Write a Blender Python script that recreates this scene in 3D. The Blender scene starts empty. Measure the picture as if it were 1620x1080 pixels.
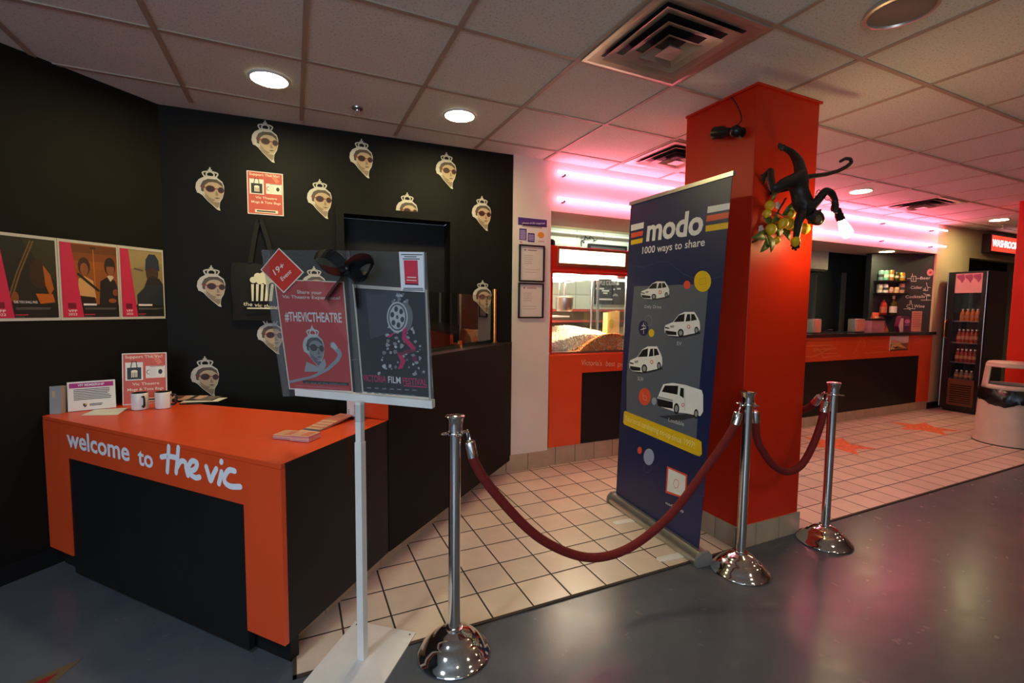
import bpy, bmesh, math, random
from mathutils import Vector, Matrix
random.seed(7)
C = bpy.context.scene.collection
S = bpy.context.scene
PI = math.pi
V3 = Vector
# ------------------------------------------------------------------ camera
FPX = 742.65                                   # focal length in pixels of a 1620 px wide frame
EYE = V3((0, 0, 1.43))
_y, _p, _r = math.radians(24.9856), math.radians(4.1046), math.radians(0.6286)
FW = V3((math.sin(_y) * math.cos(_p), math.cos(_y) * math.cos(_p), -math.sin(_p)))
_r0 = V3((math.cos(_y), -math.sin(_y), 0)); _u0 = _r0.cross(FW)
RT = _r0 * math.cos(_r) + _u0 * math.sin(_r)
UP = _u0 * math.cos(_r) - _r0 * math.sin(_r)
cam = bpy.data.cameras.new('camera'); cam_o = bpy.data.objects.new('camera', cam); C.objects.link(cam_o)
cam.sensor_width = 36; cam.lens = FPX * 36 / 1620; cam.clip_start = 0.02
cam_o.matrix_world = Matrix(((RT.x, UP.x, -FW.x, EYE.x), (RT.y, UP.y, -FW.y, EYE.y), (RT.z, UP.z, -FW.z, EYE.z), (0, 0, 0, 1)))
S.camera = cam_o
def ray(x, y): return RT * ((x - 810) / FPX) + UP * ((540 - y) / FPX) + FW
def at_z(x, y, z=0.0):                         # the point of a level plane seen at a photo position
    d = ray(x, y); return EYE + d * ((z - EYE.z) / d.z)
def at_y(x, y, Y):
    d = ray(x, y); return EYE + d * (Y / d.y)
def at_x(x, y, X):
    d = ray(x, y); return EYE + d * (X / d.x)
# ------------------------------------------------------------------ world, exposure, big lights
S.view_settings.view_transform = 'Standard'; S.view_settings.look = 'None'
S.view_settings.exposure = 0.0; S.view_settings.gamma = 1.0; S.view_settings.use_curve_mapping = False
S.cycles.use_denoising = True
S.cycles.max_bounces = 8; S.cycles.transparent_max_bounces = 12
S.cycles.sample_clamp_indirect = 6.0
S.cycles.caustics_reflective = False; S.cycles.caustics_refractive = False
W = bpy.data.worlds.new('world'); S.world = W; W.use_nodes = True
_bg = W.node_tree.nodes['Background']; _bg.inputs['Color'].default_value = (0.62, 0.78, 1.0, 1); _bg.inputs['Strength'].default_value = 0.85
def area(name, loc, size, power, color, rot=(0, 0, 0), shape='DISK', spread=160, size_y=None):
    l = bpy.data.lights.new(name, 'AREA'); l.shape = shape; l.size = size; l.energy = power; l.color = color
    if size_y: l.size_y = size_y
    l.spread = math.radians(spread)
    o = bpy.data.objects.new(name, l); o.location = loc; o.rotation_euler = rot; C.objects.link(o); return o
WARM = (1.0, 0.87, 0.42)
CEIL = 2.70
# the lobby's other ceiling lights, behind the photographer
for i, (x, y, p) in enumerate([(2.6, -0.6, 9), (5.4, 0.3, 4), (8.3, 0.6, 3.5), (0.2, -1.6, 9), (5.2, -2.2, 6), (2.6, -3.2, 10)]):
    area('lobby_or_fill_light', (x, y, CEIL - 0.02), 0.2, p, (1.0, 0.80, 0.56), spread=150)
area('lobby_or_fill_light', (-1.3, 0.7, CEIL - 0.02), 0.25, 19, (0.74, 0.87, 1.0), spread=150)  # added cool fill lamp without a known fixture, brightens the left floor
# kitchen fluorescents behind the header
area('kitchen_light', (3.4, 4.62, 2.54), 1.2, 16, (0.93, 1.0, 0.86), shape='RECTANGLE', size_y=0.15)
area('kitchen_light', (7.0, 4.5, 2.54), 0.5, 3, (0.93, 1.0, 0.90), shape='RECTANGLE', size_y=0.15)
# daylight through the street entrance behind the photographer
area('entrance_daylight', (-1.9, -2.3, 1.75), 2.2, 64, (0.66, 0.82, 1.0), rot=(math.radians(64), 0, math.radians(-16)), shape='RECTANGLE', size_y=1.7, spread=170)

# ------------------------------------------------------------------ materials
def lin(c):
    c = c / 255.0
    return c / 12.92 if c <= 0.04045 else ((c + 0.055) / 1.055) ** 2.4
def L3(rgb): return (lin(rgb[0]), lin(rgb[1]), lin(rgb[2]), 1)
def mat(name, rgb, rough=0.6, metal=0.0, vary=0.06, scale=9.0, bump=0.0, bscale=120.0, emit=None, strength=0.0, spec=None, coat=0.0):
    m = bpy.data.materials.new(name); m.use_nodes = True; nt = m.node_tree; N = nt.nodes; Lk = nt.links
    b = N['Principled BSDF']; b.inputs['Roughness'].default_value = rough; b.inputs['Metallic'].default_value = metal
    if spec is not None: b.inputs['Specular IOR Level'].default_value = spec
    if coat: b.inputs['Coat Weight'].default_value = coat
    col = L3(rgb); b.inputs['Base Color'].default_value = col
    if vary or bump:
        tc = N.new('ShaderNodeTexCoord')
    if vary:
        n = N.new('ShaderNodeTexNoise'); n.inputs['Scale'].default_value = scale; n.inputs['Detail'].default_value = 3
        Lk.new(tc.outputs['Object'], n.inputs['Vector'])
        r = N.new('ShaderNodeValToRGB')
        r.color_ramp.elements[0].position = 0.3; r.color_ramp.elements[1].position = 0.7
        r.color_ramp.elements[0].color = tuple(c * (1 - vary) for c in col[:3]) + (1,)
        r.color_ramp.elements[1].color = tuple(min(1, c * (1 + vary)) for c in col[:3]) + (1,)
        Lk.new(n.outputs['Fac'], r.inputs['Fac']); Lk.new(r.outputs['Color'], b.inputs['Base Color'])
    if bump:
        n2 = N.new('ShaderNodeTexNoise'); n2.inputs['Scale'].default_value = bscale
        Lk.new(tc.outputs['Object'], n2.inputs['Vector'])
        bp = N.new('ShaderNodeBump'); bp.inputs['Strength'].default_value = bump; bp.inputs['Distance'].default_value = 0.004
        Lk.new(n2.outputs['Fac'], bp.inputs['Height']); Lk.new(bp.outputs['Normal'], b.inputs['Normal'])
    if emit:
        b.inputs['Emission Color'].default_value = emit + (1,) if len(emit) == 3 else emit
        b.inputs['Emission Strength'].default_value = strength
    return m
_ink = {}
def ink(r, g, b, rough=0.55):                   # printed or painted flat colour
    k = (r, g, b, rough)
    if k not in _ink: _ink[k] = mat('print_%d_%d_%d' % (r, g, b), (r, g, b), rough, vary=0.02, scale=30)
    return _ink[k]
def clear_mat(name, tint=(1, 1, 1), refl=1.0, ior=1.5, rough=0.01, haze=0.0):
    m = bpy.data.materials.new(name); m.use_nodes = True; nt = m.node_tree; N = nt.nodes; Lk = nt.links
    N.remove(N['Principled BSDF']); out = N['Material Output']
    t = N.new('ShaderNodeBsdfTransparent'); t.inputs['Color'].default_value = tint + (1,)
    g = N.new('ShaderNodeBsdfGlossy'); g.inputs['Roughness'].default_value = rough
    f = N.new('ShaderNodeFresnel'); f.inputs['IOR'].default_value = ior
    mu = N.new('ShaderNodeMath'); mu.operation = 'MULTIPLY'; mu.use_clamp = True; mu.inputs[1].default_value = refl
    mx = N.new('ShaderNodeMixShader')
    ge = N.new('ShaderNodeNewGeometry'); iv = N.new('ShaderNodeMath'); iv.operation = 'SUBTRACT'; iv.inputs[0].default_value = 1.0; Lk.new(ge.outputs['Backfacing'], iv.inputs[1])
    m2 = N.new('ShaderNodeMath'); m2.operation = 'MULTIPLY'; Lk.new(f.outputs[0], m2.inputs[0]); Lk.new(iv.outputs[0], m2.inputs[1])   # the far side of a thin sheet adds no mirror of its own
    Lk.new(m2.outputs[0], mu.inputs[0]); Lk.new(mu.outputs[0], mx.inputs[0]); Lk.new(t.outputs[0], mx.inputs[1]); Lk.new(g.outputs[0], mx.inputs[2])
    
    if haze:                                    # pale diffuse veil: dust, and a stand-in for grey reflections
        df = N.new('ShaderNodeBsdfDiffuse'); df.inputs['Color'].default_value = (0.8, 0.82, 0.84, 1); m3 = N.new('ShaderNodeMixShader'); m3.inputs[0].default_value = haze
        Lk.new(mx.outputs[0], m3.inputs[1]); Lk.new(df.outputs[0], m3.inputs[2]); Lk.new(m3.outputs[0], out.inputs['Surface'])
    else: Lk.new(mx.outputs[0], out.inputs['Surface'])
    return m
def grid_mat(name, rgb, grout, tx, ty, ox, oy, gw, rough=0.35, axes='XY', vary=0.10, bump=0.4):
    m = bpy.data.materials.new(name); m.use_nodes = True; nt = m.node_tree; N = nt.nodes; Lk = nt.links
    b = N['Principled BSDF']; tc = N.new('ShaderNodeTexCoord'); sp = N.new('ShaderNodeSeparateXYZ'); Lk.new(tc.outputs['Object'], sp.inputs[0])
    def M(op, a, bb=None):
        n = N.new('ShaderNodeMath'); n.operation = op
        for i, v in enumerate((a, bb)):
            if v is None: continue
            if isinstance(v, (int, float)): n.inputs[i].default_value = v
            else: Lk.new(v, n.inputs[i])
        return n.outputs[0]
    e = []; cell = []
    for ax, t, o in ((axes[0], tx, ox), (axes[1], ty, oy)):
        q = M('DIVIDE', M('SUBTRACT', sp.outputs[ax], o), t); fr = M('FRACT', q); cell.append(M('FLOOR', q))
        e.append(M('MULTIPLY', M('MINIMUM', fr, M('SUBTRACT', 1.0, fr)), t))
    d = M('MINIMUM', e[0], e[1])
    g = M('LESS_THAN', d, gw / 2)
    wn = N.new('ShaderNodeTexWhiteNoise'); wn.noise_dimensions = '2D'; cv = N.new('ShaderNodeCombineXYZ'); Lk.new(cell[0], cv.inputs[0]); Lk.new(cell[1], cv.inputs[1]); Lk.new(cv.outputs[0], wn.inputs['Vector'])
    no = N.new('ShaderNodeTexNoise'); no.inputs['Scale'].default_value = 7; no.inputs['Detail'].default_value = 5; Lk.new(tc.outputs['Object'], no.inputs['Vector'])
    k = M('ADD', M('MULTIPLY', wn.outputs['Value'], 0.4), M('MULTIPLY', no.outputs['Fac'], 0.6))
    r = N.new('ShaderNodeValToRGB'); c = L3(rgb)
    r.color_ramp.elements[0].color = tuple(x * (1 - vary) for x in c[:3]) + (1,); r.color_ramp.elements[1].color = tuple(min(1, x * (1 + vary)) for x in c[:3]) + (1,)
    r.color_ramp.elements[0].position = 0.3; r.color_ramp.elements[1].position = 0.7
    Lk.new(k, r.inputs['Fac'])
    mx = N.new('ShaderNodeMix'); mx.data_type = 'RGBA'; Lk.new(g, mx.inputs['Factor']); Lk.new(r.outputs['Color'], mx.inputs['A']); mx.inputs['B'].default_value = L3(grout)
    Lk.new(mx.outputs['Result'], b.inputs['Base Color'])
    ro = M('ADD', M('MULTIPLY', g, 0.5), rough); Lk.new(ro, b.inputs['Roughness'])
    bp = N.new('ShaderNodeBump'); bp.inputs['Strength'].default_value = bump; bp.inputs['Distance'].default_value = 0.004
    Lk.new(M('MINIMUM', M('DIVIDE', d, gw), 1.0), bp.inputs['Height']); Lk.new(bp.outputs['Normal'], b.inputs['Normal'])
    return m

M_BLACK = mat('black_wall_paint', (21, 19, 16), 0.6, vary=0.08, spec=0.15, scale=3, bump=0.06, bscale=200)
M_BLACKP = mat('black_panel_paint', (24, 23, 23), 0.5, vary=0.1, scale=4, spec=0.25)
M_ORANGE = mat('orange_paint', (222, 76, 34), 0.38, vary=0.04, scale=5, bump=0.03, bscale=150)
M_PILLAR = mat('orange_red_paint', (210, 42, 10), 0.45, vary=0.04, spec=0.3, scale=3, bump=0.04, bscale=150)
M_WHITEW = mat('white_wall_paint', (226, 214, 200), 0.6, vary=0.03, scale=3, bump=0.04, bscale=160)
M_BEIGEW = mat('beige_wall_paint', (206, 186, 150), 0.6, vary=0.04, scale=3)
M_DGREY = mat('charcoal_wall_paint', (52, 56, 62), 0.6, vary=0.05, scale=4)
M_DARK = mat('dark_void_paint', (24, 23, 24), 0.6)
M_CHROME = mat('chrome', (225, 222, 218), 0.09, 1.0, vary=0.03)
M_STEEL = mat('brushed_steel', (190, 188, 184), 0.28, 1.0)
M_BRASS = mat('brass', (226, 166, 92), 0.16, 1.0)
M_ALU = mat('satin_aluminium', (196, 192, 186), 0.34, 0.9)
M_WHITEM = mat('white_enamel', (226, 224, 218), 0.4)
M_PAPER = mat('white_paper', (228, 222, 212), 0.7, vary=0.02)
M_VELVET = mat('red_velvet', (112, 15, 10), 0.85, vary=0.15, scale=60, bump=0.2, bscale=300)
M_PLASTICB = mat('black_plastic', (22, 20, 20), 0.35)
M_FABRICB = mat('black_cotton', (24, 23, 23), 0.9, vary=0.15, scale=80, bump=0.2, bscale=400)
M_BINP = mat('beige_plastic', (196, 182, 164), 0.45)
M_GRAYMET = mat('vent_enamel', (196, 184, 168), 0.30, 0.55)
M_GLASS = clear_mat('window_glass', (0.97, 0.98, 0.97), 1.6)
M_BOOTH = clear_mat('booth_glass', (0.93, 0.92, 0.88), 2.2)
M_ACRYL = clear_mat('acrylic_sheet', (0.95, 0.96, 0.96), 2.0, 1.49, 0.03, 0.032)
M_TAPE = clear_mat('clear_plastic', (0.9, 0.9, 0.9), 1.8, 1.5, 0.15, 0.06)
M_TILE = grid_mat('cream_floor_tile', (206, 190, 172), (46, 35, 27), 0.2117, 0.2117, 1.018, 1.898, 0.0085, rough=0.30)
M_BASET = mat('glazed_base_tile', (178, 158, 132), 0.35, vary=0.08, scale=12)
M_GROUT = mat('grout', (58, 46, 36), 0.9)
M_BLOCK = grid_mat('painted_block_wall', (214, 222, 206), (180, 186, 172), 0.40, 0.20, 0, 0, 0.012, rough=0.55, axes='XZ', vary=0.03)

def ceiling_mat():
    m = mat('ceiling_tile', (226, 230, 222), 0.85, vary=0.0)
    nt = m.node_tree; N = nt.nodes; Lk = nt.links; b = N['Principled BSDF']
    tc = N.new('ShaderNodeTexCoord'); n = N.new('ShaderNodeTexNoise'); n.inputs['Scale'].default_value = 95; n.inputs['Detail'].default_value = 4; n.inputs['Roughness'].default_value = 0.7
    Lk.new(tc.outputs['Object'], n.inputs['Vector'])
    r = N.new('ShaderNodeValToRGB'); r.color_ramp.elements[0].position = 0.28; r.color_ramp.elements[1].position = 0.46
    r.color_ramp.elements[0].color = L3((150, 150, 142)); r.color_ramp.elements[1].color = L3((226, 230, 222))
    Lk.new(n.outputs['Fac'], r.inputs['Fac']); Lk.new(r.outputs['Color'], b.inputs['Base Color'])
    bp = N.new('ShaderNodeBump'); bp.inputs['Strength'].default_value = 0.3; bp.inputs['Distance'].default_value = 0.003
    Lk.new(n.outputs['Fac'], bp.inputs['Height']); Lk.new(bp.outputs['Normal'], b.inputs['Normal']); return m
M_CEIL = ceiling_mat()
M_TBAR = mat('ceiling_grid_enamel', (176, 160, 142), 0.5)
def floor_mat():
    m = mat('grey_vinyl_floor', (92, 90, 92), 0.3, vary=0.0, spec=0.24)
    nt = m.node_tree; N = nt.nodes; Lk = nt.links; b = N['Principled BSDF']
    tc = N.new('ShaderNodeTexCoord'); n = N.new('ShaderNodeTexNoise'); n.inputs['Scale'].default_value = 1.6; n.inputs['Detail'].default_value = 7; n.inputs['Roughness'].default_value = 0.62
    Lk.new(tc.outputs['Object'], n.inputs['Vector'])
    r = N.new('ShaderNodeValToRGB'); r.color_ramp.elements[0].position = 0.3; r.color_ramp.elements[1].position = 0.75
    r.color_ramp.elements[0].color = L3((76, 81, 90)); r.color_ramp.elements[1].color = L3((100, 101, 105))
    Lk.new(n.outputs['Fac'], r.inputs['Fac']); Lk.new(r.outputs['Color'], b.inputs['Base Color'])
    n2 = N.new('ShaderNodeTexNoise'); n2.inputs['Scale'].default_value = 14; n2.inputs['Detail'].default_value = 5; Lk.new(tc.outputs['Object'], n2.inputs['Vector'])
    mr = N.new('ShaderNodeMapRange'); mr.inputs['To Min'].default_value = 0.17; mr.inputs['To Max'].default_value = 0.32
    Lk.new(n2.outputs['Fac'], mr.inputs['Value']); Lk.new(mr.outputs['Result'], b.inputs['Roughness'])
    bp = N.new('ShaderNodeBump'); bp.inputs['Strength'].default_value = 0.05; bp.inputs['Distance'].default_value = 0.01
    Lk.new(n2.outputs['Fac'], bp.inputs['Height']); Lk.new(bp.outputs['Normal'], b.inputs['Normal']); return m
M_FLOOR = floor_mat()

# ------------------------------------------------------------------ mesh helpers
class Fr:                                       # a flat frame: U right, V up, N towards the viewer
    def __init__(s, O, U, Vv):
        s.O = V3(O); s.U = V3(U).normalized(); s.V = V3(Vv).normalized(); s.N = s.U.cross(s.V).normalized()
    def p(s, u, v, d=0.0): return s.O + s.U * u + s.V * v + s.N * d
    def px(s, x, y):                            # photo position -> (u, v) on the plane
        d = ray(x, y); h = EYE + d * (s.N.dot(s.O - EYE) / s.N.dot(d)) - s.O
        return h.dot(s.U), h.dot(s.V)
    def off(s, d): return Fr(s.O + s.N * d, s.U, s.V)
_txt = {}
def text_mesh(body, bold):
    k = (body, bold)
    if k not in _txt:
        c = bpy.data.curves.new('t', 'FONT'); c.body = body; c.size = 1; c.resolution_u = 3; c.offset = bold; c.fill_mode = 'FRONT'
        o = bpy.data.objects.new('t', c); C.objects.link(o); bpy.context.view_layer.update()
        me = bpy.data.meshes.new_from_object(o.evaluated_get(bpy.context.evaluated_depsgraph_get()))
        vs = [(v.co.x, v.co.y) for v in me.vertices]; fs = [tuple(p.vertices) for p in me.polygons]
        bpy.data.objects.remove(o); bpy.data.curves.remove(c); bpy.data.meshes.remove(me)
        _txt[k] = (vs, fs)
    return _txt[k]
WL = {}
class MB:
    def __init__(s): s.v = []; s.f = []; s.m = []; s.mats = []
    def _mi(s, m):
        if m not in s.mats: s.mats.append(m)
        return s.mats.index(m)
    def add(s, vs, fs, m):
        b = len(s.v); s.v += [V3(q) for q in vs]; i = s._mi(m)
        for f in fs: s.f.append(tuple(b + k for k in f)); s.m.append(i)
    def quad(s, a, b, c, d, m): s.add([a, b, c, d], [(0, 1, 2, 3)], m)
    def poly(s, fr, pts, m, d=0.0): s.add([fr.p(u, v, d) for u, v in pts], [tuple(range(len(pts)))], m)
    def rect(s, fr, u0, v0, u1, v1, m, d=0.0): s.poly(fr, [(u0, v0), (u1, v0), (u1, v1), (u0, v1)], m, d)
    def ppoly(s, fr, pp, m, d=0.0): s.poly(fr, [fr.px(*q) for q in pp], m, d)
    def disc(s, fr, u, v, ru, rv, m, d=0.0, n=24): s.poly(fr, [(u + ru * math.cos(2 * PI * k / n), v + rv * math.sin(2 * PI * k / n)) for k in range(n)], m, d)
    def ring(s, fr, u, v, r0, r1, m, d=0.0, n=24, a0=0, a1=2 * PI):
        P = []
        for k in range(n + 1):
            a = a0 + (a1 - a0) * k / n
            P += [fr.p(u + r0 * math.cos(a), v + r0 * math.sin(a), d), fr.p(u + r1 * math.cos(a), v + r1 * math.sin(a), d)]
        s.add(P, [(2 * k, 2 * k + 1, 2 * k + 3, 2 * k + 2) for k in range(n)], m)
    def ribbon(s, fr, pts, w, m, d=0.0):        # a drawn stroke with round ends
        for i in range(len(pts) - 1):
            a, b = V3(pts[i] + (0,)), V3(pts[i + 1] + (0,)); t = b - a
            if t.length < 1e-6: continue
            n = V3((-t.y, t.x, 0)).normalized() * w / 2
            s.poly(fr, [(a - n).to_2d()[:], (b - n).to_2d()[:], (b + n).to_2d()[:], (a + n).to_2d()[:]], m, d + i * 1e-6)
        for k, q in enumerate(pts): s.disc(fr, q[0], q[1], w / 2, w / 2, m, d + 2e-5 + k * 1e-6, 8)
    def text(s, fr, body, a, b, h, m, d=0.0, bold=0.0, vdir=None):   # baseline from a to b, capital height h
        vs, fs = text_mesh(body, bold)
        x0 = min(q[0] for q in vs); x1 = max(q[0] for q in vs); hv, _ = text_mesh('H', bold); y1 = max(q[1] for q in hv); y0 = min(q[1] for q in hv)
        A = V3(a + (0,)); B = V3(b + (0,)); t = B - A; n = V3((-t.y, t.x, 0)).normalized() if vdir is None else V3(vdir + (0,)).normalized()
        P = []
        for x, y in vs:
            q = A + t * ((x - x0) / (x1 - x0)) + n * (h * (y - y0) / (y1 - y0)); P.append(fr.p(q.x, q.y, d))
        s.add(P, fs, m)
    def ptext(s, fr, body, a, b, top, m, d=0.0, bold=0.0):           # the same, from photo positions
        A, B, T = fr.px(*a), fr.px(*b), fr.px(*top)
        t = V3((B[0] - A[0], B[1] - A[1])).normalized(); h = abs(-t.y * (T[0] - A[0]) + t.x * (T[1] - A[1]))
        s.text(fr, body, A, B, h, m, d, bold)
    def box(s, a, b, m):
        x0, y0, z0 = a; x1, y1, z1 = b
        s.add([(x0, y0, z0), (x1, y0, z0), (x1, y1, z0), (x0, y1, z0), (x0, y0, z1), (x1, y0, z1), (x1, y1, z1), (x0, y1, z1)],
              [(0, 3, 2, 1), (4, 5, 6, 7), (0, 1, 5, 4), (1, 2, 6, 5), (2, 3, 7, 6), (3, 0, 4, 7)], m)
    def fbox(s, fr, u0, v0, u1, v1, d0, d1, m):  # a box on a frame
        s.prism(fr, [(u0, v0), (u1, v0), (u1, v1), (u0, v1)], d0, d1, m)
    def prism(s, fr, pts, d0, d1, m, m2=None):
        n = len(pts); P = [fr.p(u, v, d0) for u, v in pts] + [fr.p(u, v, d1) for u, v in pts]
        s.add(P, [tuple(reversed(range(n)))] + [(k, (k + 1) % n, n + (k + 1) % n, n + k) for k in range(n)], m)
        s.add(P[n:], [tuple(range(n))], m2 or m)
    def plan(s, pts, z0, z1, m): s.prism(Fr((0, 0, 0), (1, 0, 0), (0, 1, 0)), pts, z0, z1, m)
    def tube(s, pts, r, m, n=12, caps=True, closed=False):
        P = [V3(q) for q in pts]; R = r if isinstance(r, (list, tuple)) else [r] * len(P); vs = []; prev = None; k = len(P)
        for i, q in enumerate(P):
            t = (P[(i + 1) % k] - P[i - 1]) if closed else (P[min(i + 1, k - 1)] - P[max(i - 1, 0)])
            t.normalize()
            if prev is None:
                prev = t.orthogonal().normalized()
            prev = (prev - t * prev.dot(t)); prev.normalize(); o = t.cross(prev)
            vs += [q + (prev * math.cos(2 * PI * j / n) + o * math.sin(2 * PI * j / n)) * R[i] for j in range(n)]
        fs = [(i * n + j, i * n + (j + 1) % n, ((i + 1) % k) * n + (j + 1) % n, ((i + 1) % k) * n + j) for i in range(k if closed else k - 1) for j in range(n)]
        if caps and not closed: fs += [tuple(reversed(range(n))), tuple((k - 1) * n + j for j in range(n))]
        s.add(vs, fs, m)
    def lathe(s, prof, m, c=(0, 0, 0), n=32, axis=None, caps=True):
        c = V3(c)
        if axis is None: A, B, Z = V3((1, 0, 0)), V3((0, 1, 0)), V3((0, 0, 1))
        else: Z = V3(axis).normalized(); A = Z.orthogonal().normalized(); B = Z.cross(A)
        vs = [c + (A * math.cos(2 * PI * j / n) + B * math.sin(2 * PI * j / n)) * r + Z * z for r, z in prof for j in range(n)]
        fs = [(i * n + j, i * n + (j + 1) % n, (i + 1) * n + (j + 1) % n, (i + 1) * n + j) for i in range(len(prof) - 1) for j in range(n)]
        caps = caps and prof[0] != prof[-1]
        if caps and prof[0][0] > 1e-5: fs.append(tuple(reversed(range(n))))
        if caps and prof[-1][0] > 1e-5: fs.append(tuple((len(prof) - 1) * n + j for j in range(n)))
        s.add(vs, fs, m)
    def ball(s, c, r, m, n=12, sq=(1, 1, 1)):
        k = max(4, n // 2); c = V3(c); vs = []; fs = []
        for i in range(k + 1):
            a = PI * i / k
            for j in range(n):
                b = 2 * PI * j / n; vs.append(c + V3((r * sq[0] * math.sin(a) * math.cos(b), r * sq[1] * math.sin(a) * math.sin(b), r * sq[2] * math.cos(a))))
        for i in range(k):
            for j in range(n): fs.append((i * n + j, (i + 1) * n + j, (i + 1) * n + (j + 1) % n, i * n + (j + 1) % n))
        s.add(vs, fs, m)
    def build(s, name, parent=None, at=None, bevel=0.0, smooth=True):
        if parent is not None: L = WL[parent.name]
        elif at is not None: L = V3(at)
        else:
            lo = [min(q[i] for q in s.v) for i in range(3)]; hi = [max(q[i] for q in s.v) for i in range(3)]
            L = V3(((lo[0] + hi[0]) / 2, (lo[1] + hi[1]) / 2, lo[2]))
        me = bpy.data.meshes.new(name); me.from_pydata([q - L for q in s.v], [], s.f)
        for m in s.mats: me.materials.append(m)
        me.polygons.foreach_set('material_index', s.m)
        bm = bmesh.new(); bm.from_mesh(me); bmesh.ops.remove_doubles(bm, verts=[v for v in bm.verts if len(v.link_edges) and False], dist=1e-6)
        bm.to_mesh(me); bm.free()
        if smooth:
            me.polygons.foreach_set('use_smooth', [True] * len(me.polygons)); me.set_sharp_from_angle(angle=math.radians(38))
        o = bpy.data.objects.new(name, me); C.objects.link(o)
        if parent is not None: o.parent = parent; WL[o.name] = L
        else: o.location = L; WL[o.name] = L
        if bevel:
            b = o.modifiers.new('bevel', 'BEVEL'); b.width = bevel; b.segments = 2; b.limit_method = 'ANGLE'; b.angle_limit = math.radians(40)
        return o
def tag(o, label, cat, group=None, kind=None):
    o['label'] = label; o['category'] = cat
    if group: o['group'] = group
    if kind: o['kind'] = kind
    return o
def thing(name, label, cat, loc, group=None):
    o = bpy.data.objects.new(name, None); C.objects.link(o); o.location = loc; o.empty_display_size = 0.05; WL[o.name] = V3(loc)
    return tag(o, label, cat, group)
def struct(mb, name, parent=None, bevel=0.0, smooth=True):
    o = mb.build(name, parent, bevel=bevel, smooth=smooth)
    if parent is None: o['kind'] = 'structure'
    return o
def dup(root, loc, rotz=None, label=None, group=None):
    r = root.copy(); C.objects.link(r); r.location = loc
    if rotz is not None: r.rotation_euler = (0, 0, rotz)
    if label: r['label'] = label
    if group: r['group'] = group
    for ch in list(root.children):
        c = ch.copy(); C.objects.link(c); c.parent = r
        for g in list(ch.children):
            d = g.copy(); C.objects.link(d); d.parent = c
    return r
def bars(mb, fr, u0, v0, u1, v1, n, m, d, frac=0.5, ragged=0.15):   # lines of print too small to read
    for k in range(n):
        h = (v1 - v0) / n; t = v1 - k * h; w = (u1 - u0) * (1 - random.random() * ragged)
        mb.rect(fr, u0, t - h * frac, u0 + w, t, m, d)
def spline(pts, n=6):                            # Catmull-Rom through points
    P = [V3(p) for p in pts]; P = [P[0] * 2 - P[1]] + P + [P[-1] * 2 - P[-2]]; out = []
    for i in range(1, len(P) - 2):
        for k in range(n):
            t = k / n; a, b, c, d = P[i - 1:i + 3]
            out.append(0.5 * ((2 * b) + (c - a) * t + (2 * a - 5 * b + 4 * c - d) * t * t + (3 * b - a - 3 * c + d) * t ** 3))
    return out + [P[-2]]
Z = V3((0, 0, 1))

#@STRUCTURE
# ------------------------------------------------------------------ the room
BW = 3.63                                        # the back wall's front face
mb = MB(); mb.box((-6, -5, -0.10), (14, 6.0, 0.0), M_FLOOR); struct(mb, 'floor')
mb = MB()
mb.plan([(-0.018, 1.905), (9.35, 1.905), (9.35, BW + 0.1), (1.4, BW + 0.1), (-0.018, 2.16)], -0.006, 0.004, M_TILE); o = mb.build('floor_tiled', at=(0, 0, 0)); o['kind'] = 'structure'
mb = MB()
mb.box((-0.03, 1.888, 0), (9.4, 1.904, 0.006), M_GROUT); mb.box((-0.03, 1.888, 0), (-0.016, 2.12, 0.006), M_GROUT); struct(mb, 'trim_1')
# ceiling with its grid
mb = MB(); mb.box((-6, -5, CEIL), (14, 6.0, CEIL + 0.1), M_CEIL); ceil_o = mb.build('ceiling', at=(0, 0, CEIL)); ceil_o['kind'] = 'structure'
GX, GY, GP = -0.558, 2.762, 0.6343
mb = MB()
for i in range(-6, 22): mb.box((GX + GP * i - 0.012, -5, CEIL - 0.006), (GX + GP * i + 0.012, BW, CEIL + 0.001), M_TBAR)
for j in range(-9, 2): mb.box((-6, GY + GP * j - 0.012, CEIL - 0.0055), (14, GY + GP * j + 0.012, CEIL + 0.001), M_TBAR)
mb.build('ceiling_grid', ceil_o)
# left wall at 45 degrees
K = V3((-0.755, 3.765, 0)); LW = Fr(K + V3((-1.5, -1.5, 0)), (1, 1, 0), Z); LC = 1.5 * math.sqrt(2)
mb = MB(); mb.fbox(LW, -4.5, 0, LC, CEIL, -0.1, 0, M_BLACK); struct(mb, 'wall_left')
mb = MB(); mb.fbox(LW, -4.5, 0, LC, 0.10, 0, 0.012, M_BLACKP); struct(mb, 'baseboard_left')
# wall behind the ticket booth with a recessed door
F0, F1 = V3((-0.86, 3.77, 0)), V3((1.69, 3.64, 0)); FA = Fr(F0, F1 - F0, Z); FLn = (F1 - F0).length
du0, du1 = FA.px(545, 420)[0], FA.px(711, 420)[0]; dzt = 2.105
mb = MB()
mb.fbox(FA, 0.0, 0, du0, CEIL, -0.10, 0, M_BLACK); mb.fbox(FA, du1, 0, FLn, CEIL, -0.10, 0, M_BLACK); mb.fbox(FA, du0, dzt, du1, CEIL, -0.10, 0, M_BLACK)
struct(mb, 'wall_booth')
mb = MB()
cw = 0.055
mb.fbox(FA, du0 - cw, 0, du0, dzt + cw, -0.02, 0.022, M_BLACK); mb.fbox(FA, du1, 0, du1 + cw, dzt + cw, -0.02, 0.022, M_BLACK); mb.fbox(FA, du0, dzt, du1, dzt + cw, -0.02, 0.022, M_BLACK)
mb.fbox(FA, du0 - 0.01, 0, du1 + 0.01, dzt, -0.22, -0.17, M_BLACKP)
for u in (du0 - 0.012, du1 + 0.0): mb.fbox(FA, u, 0, u + 0.012, dzt, -0.17, -0.1, M_BLACKP)
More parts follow.
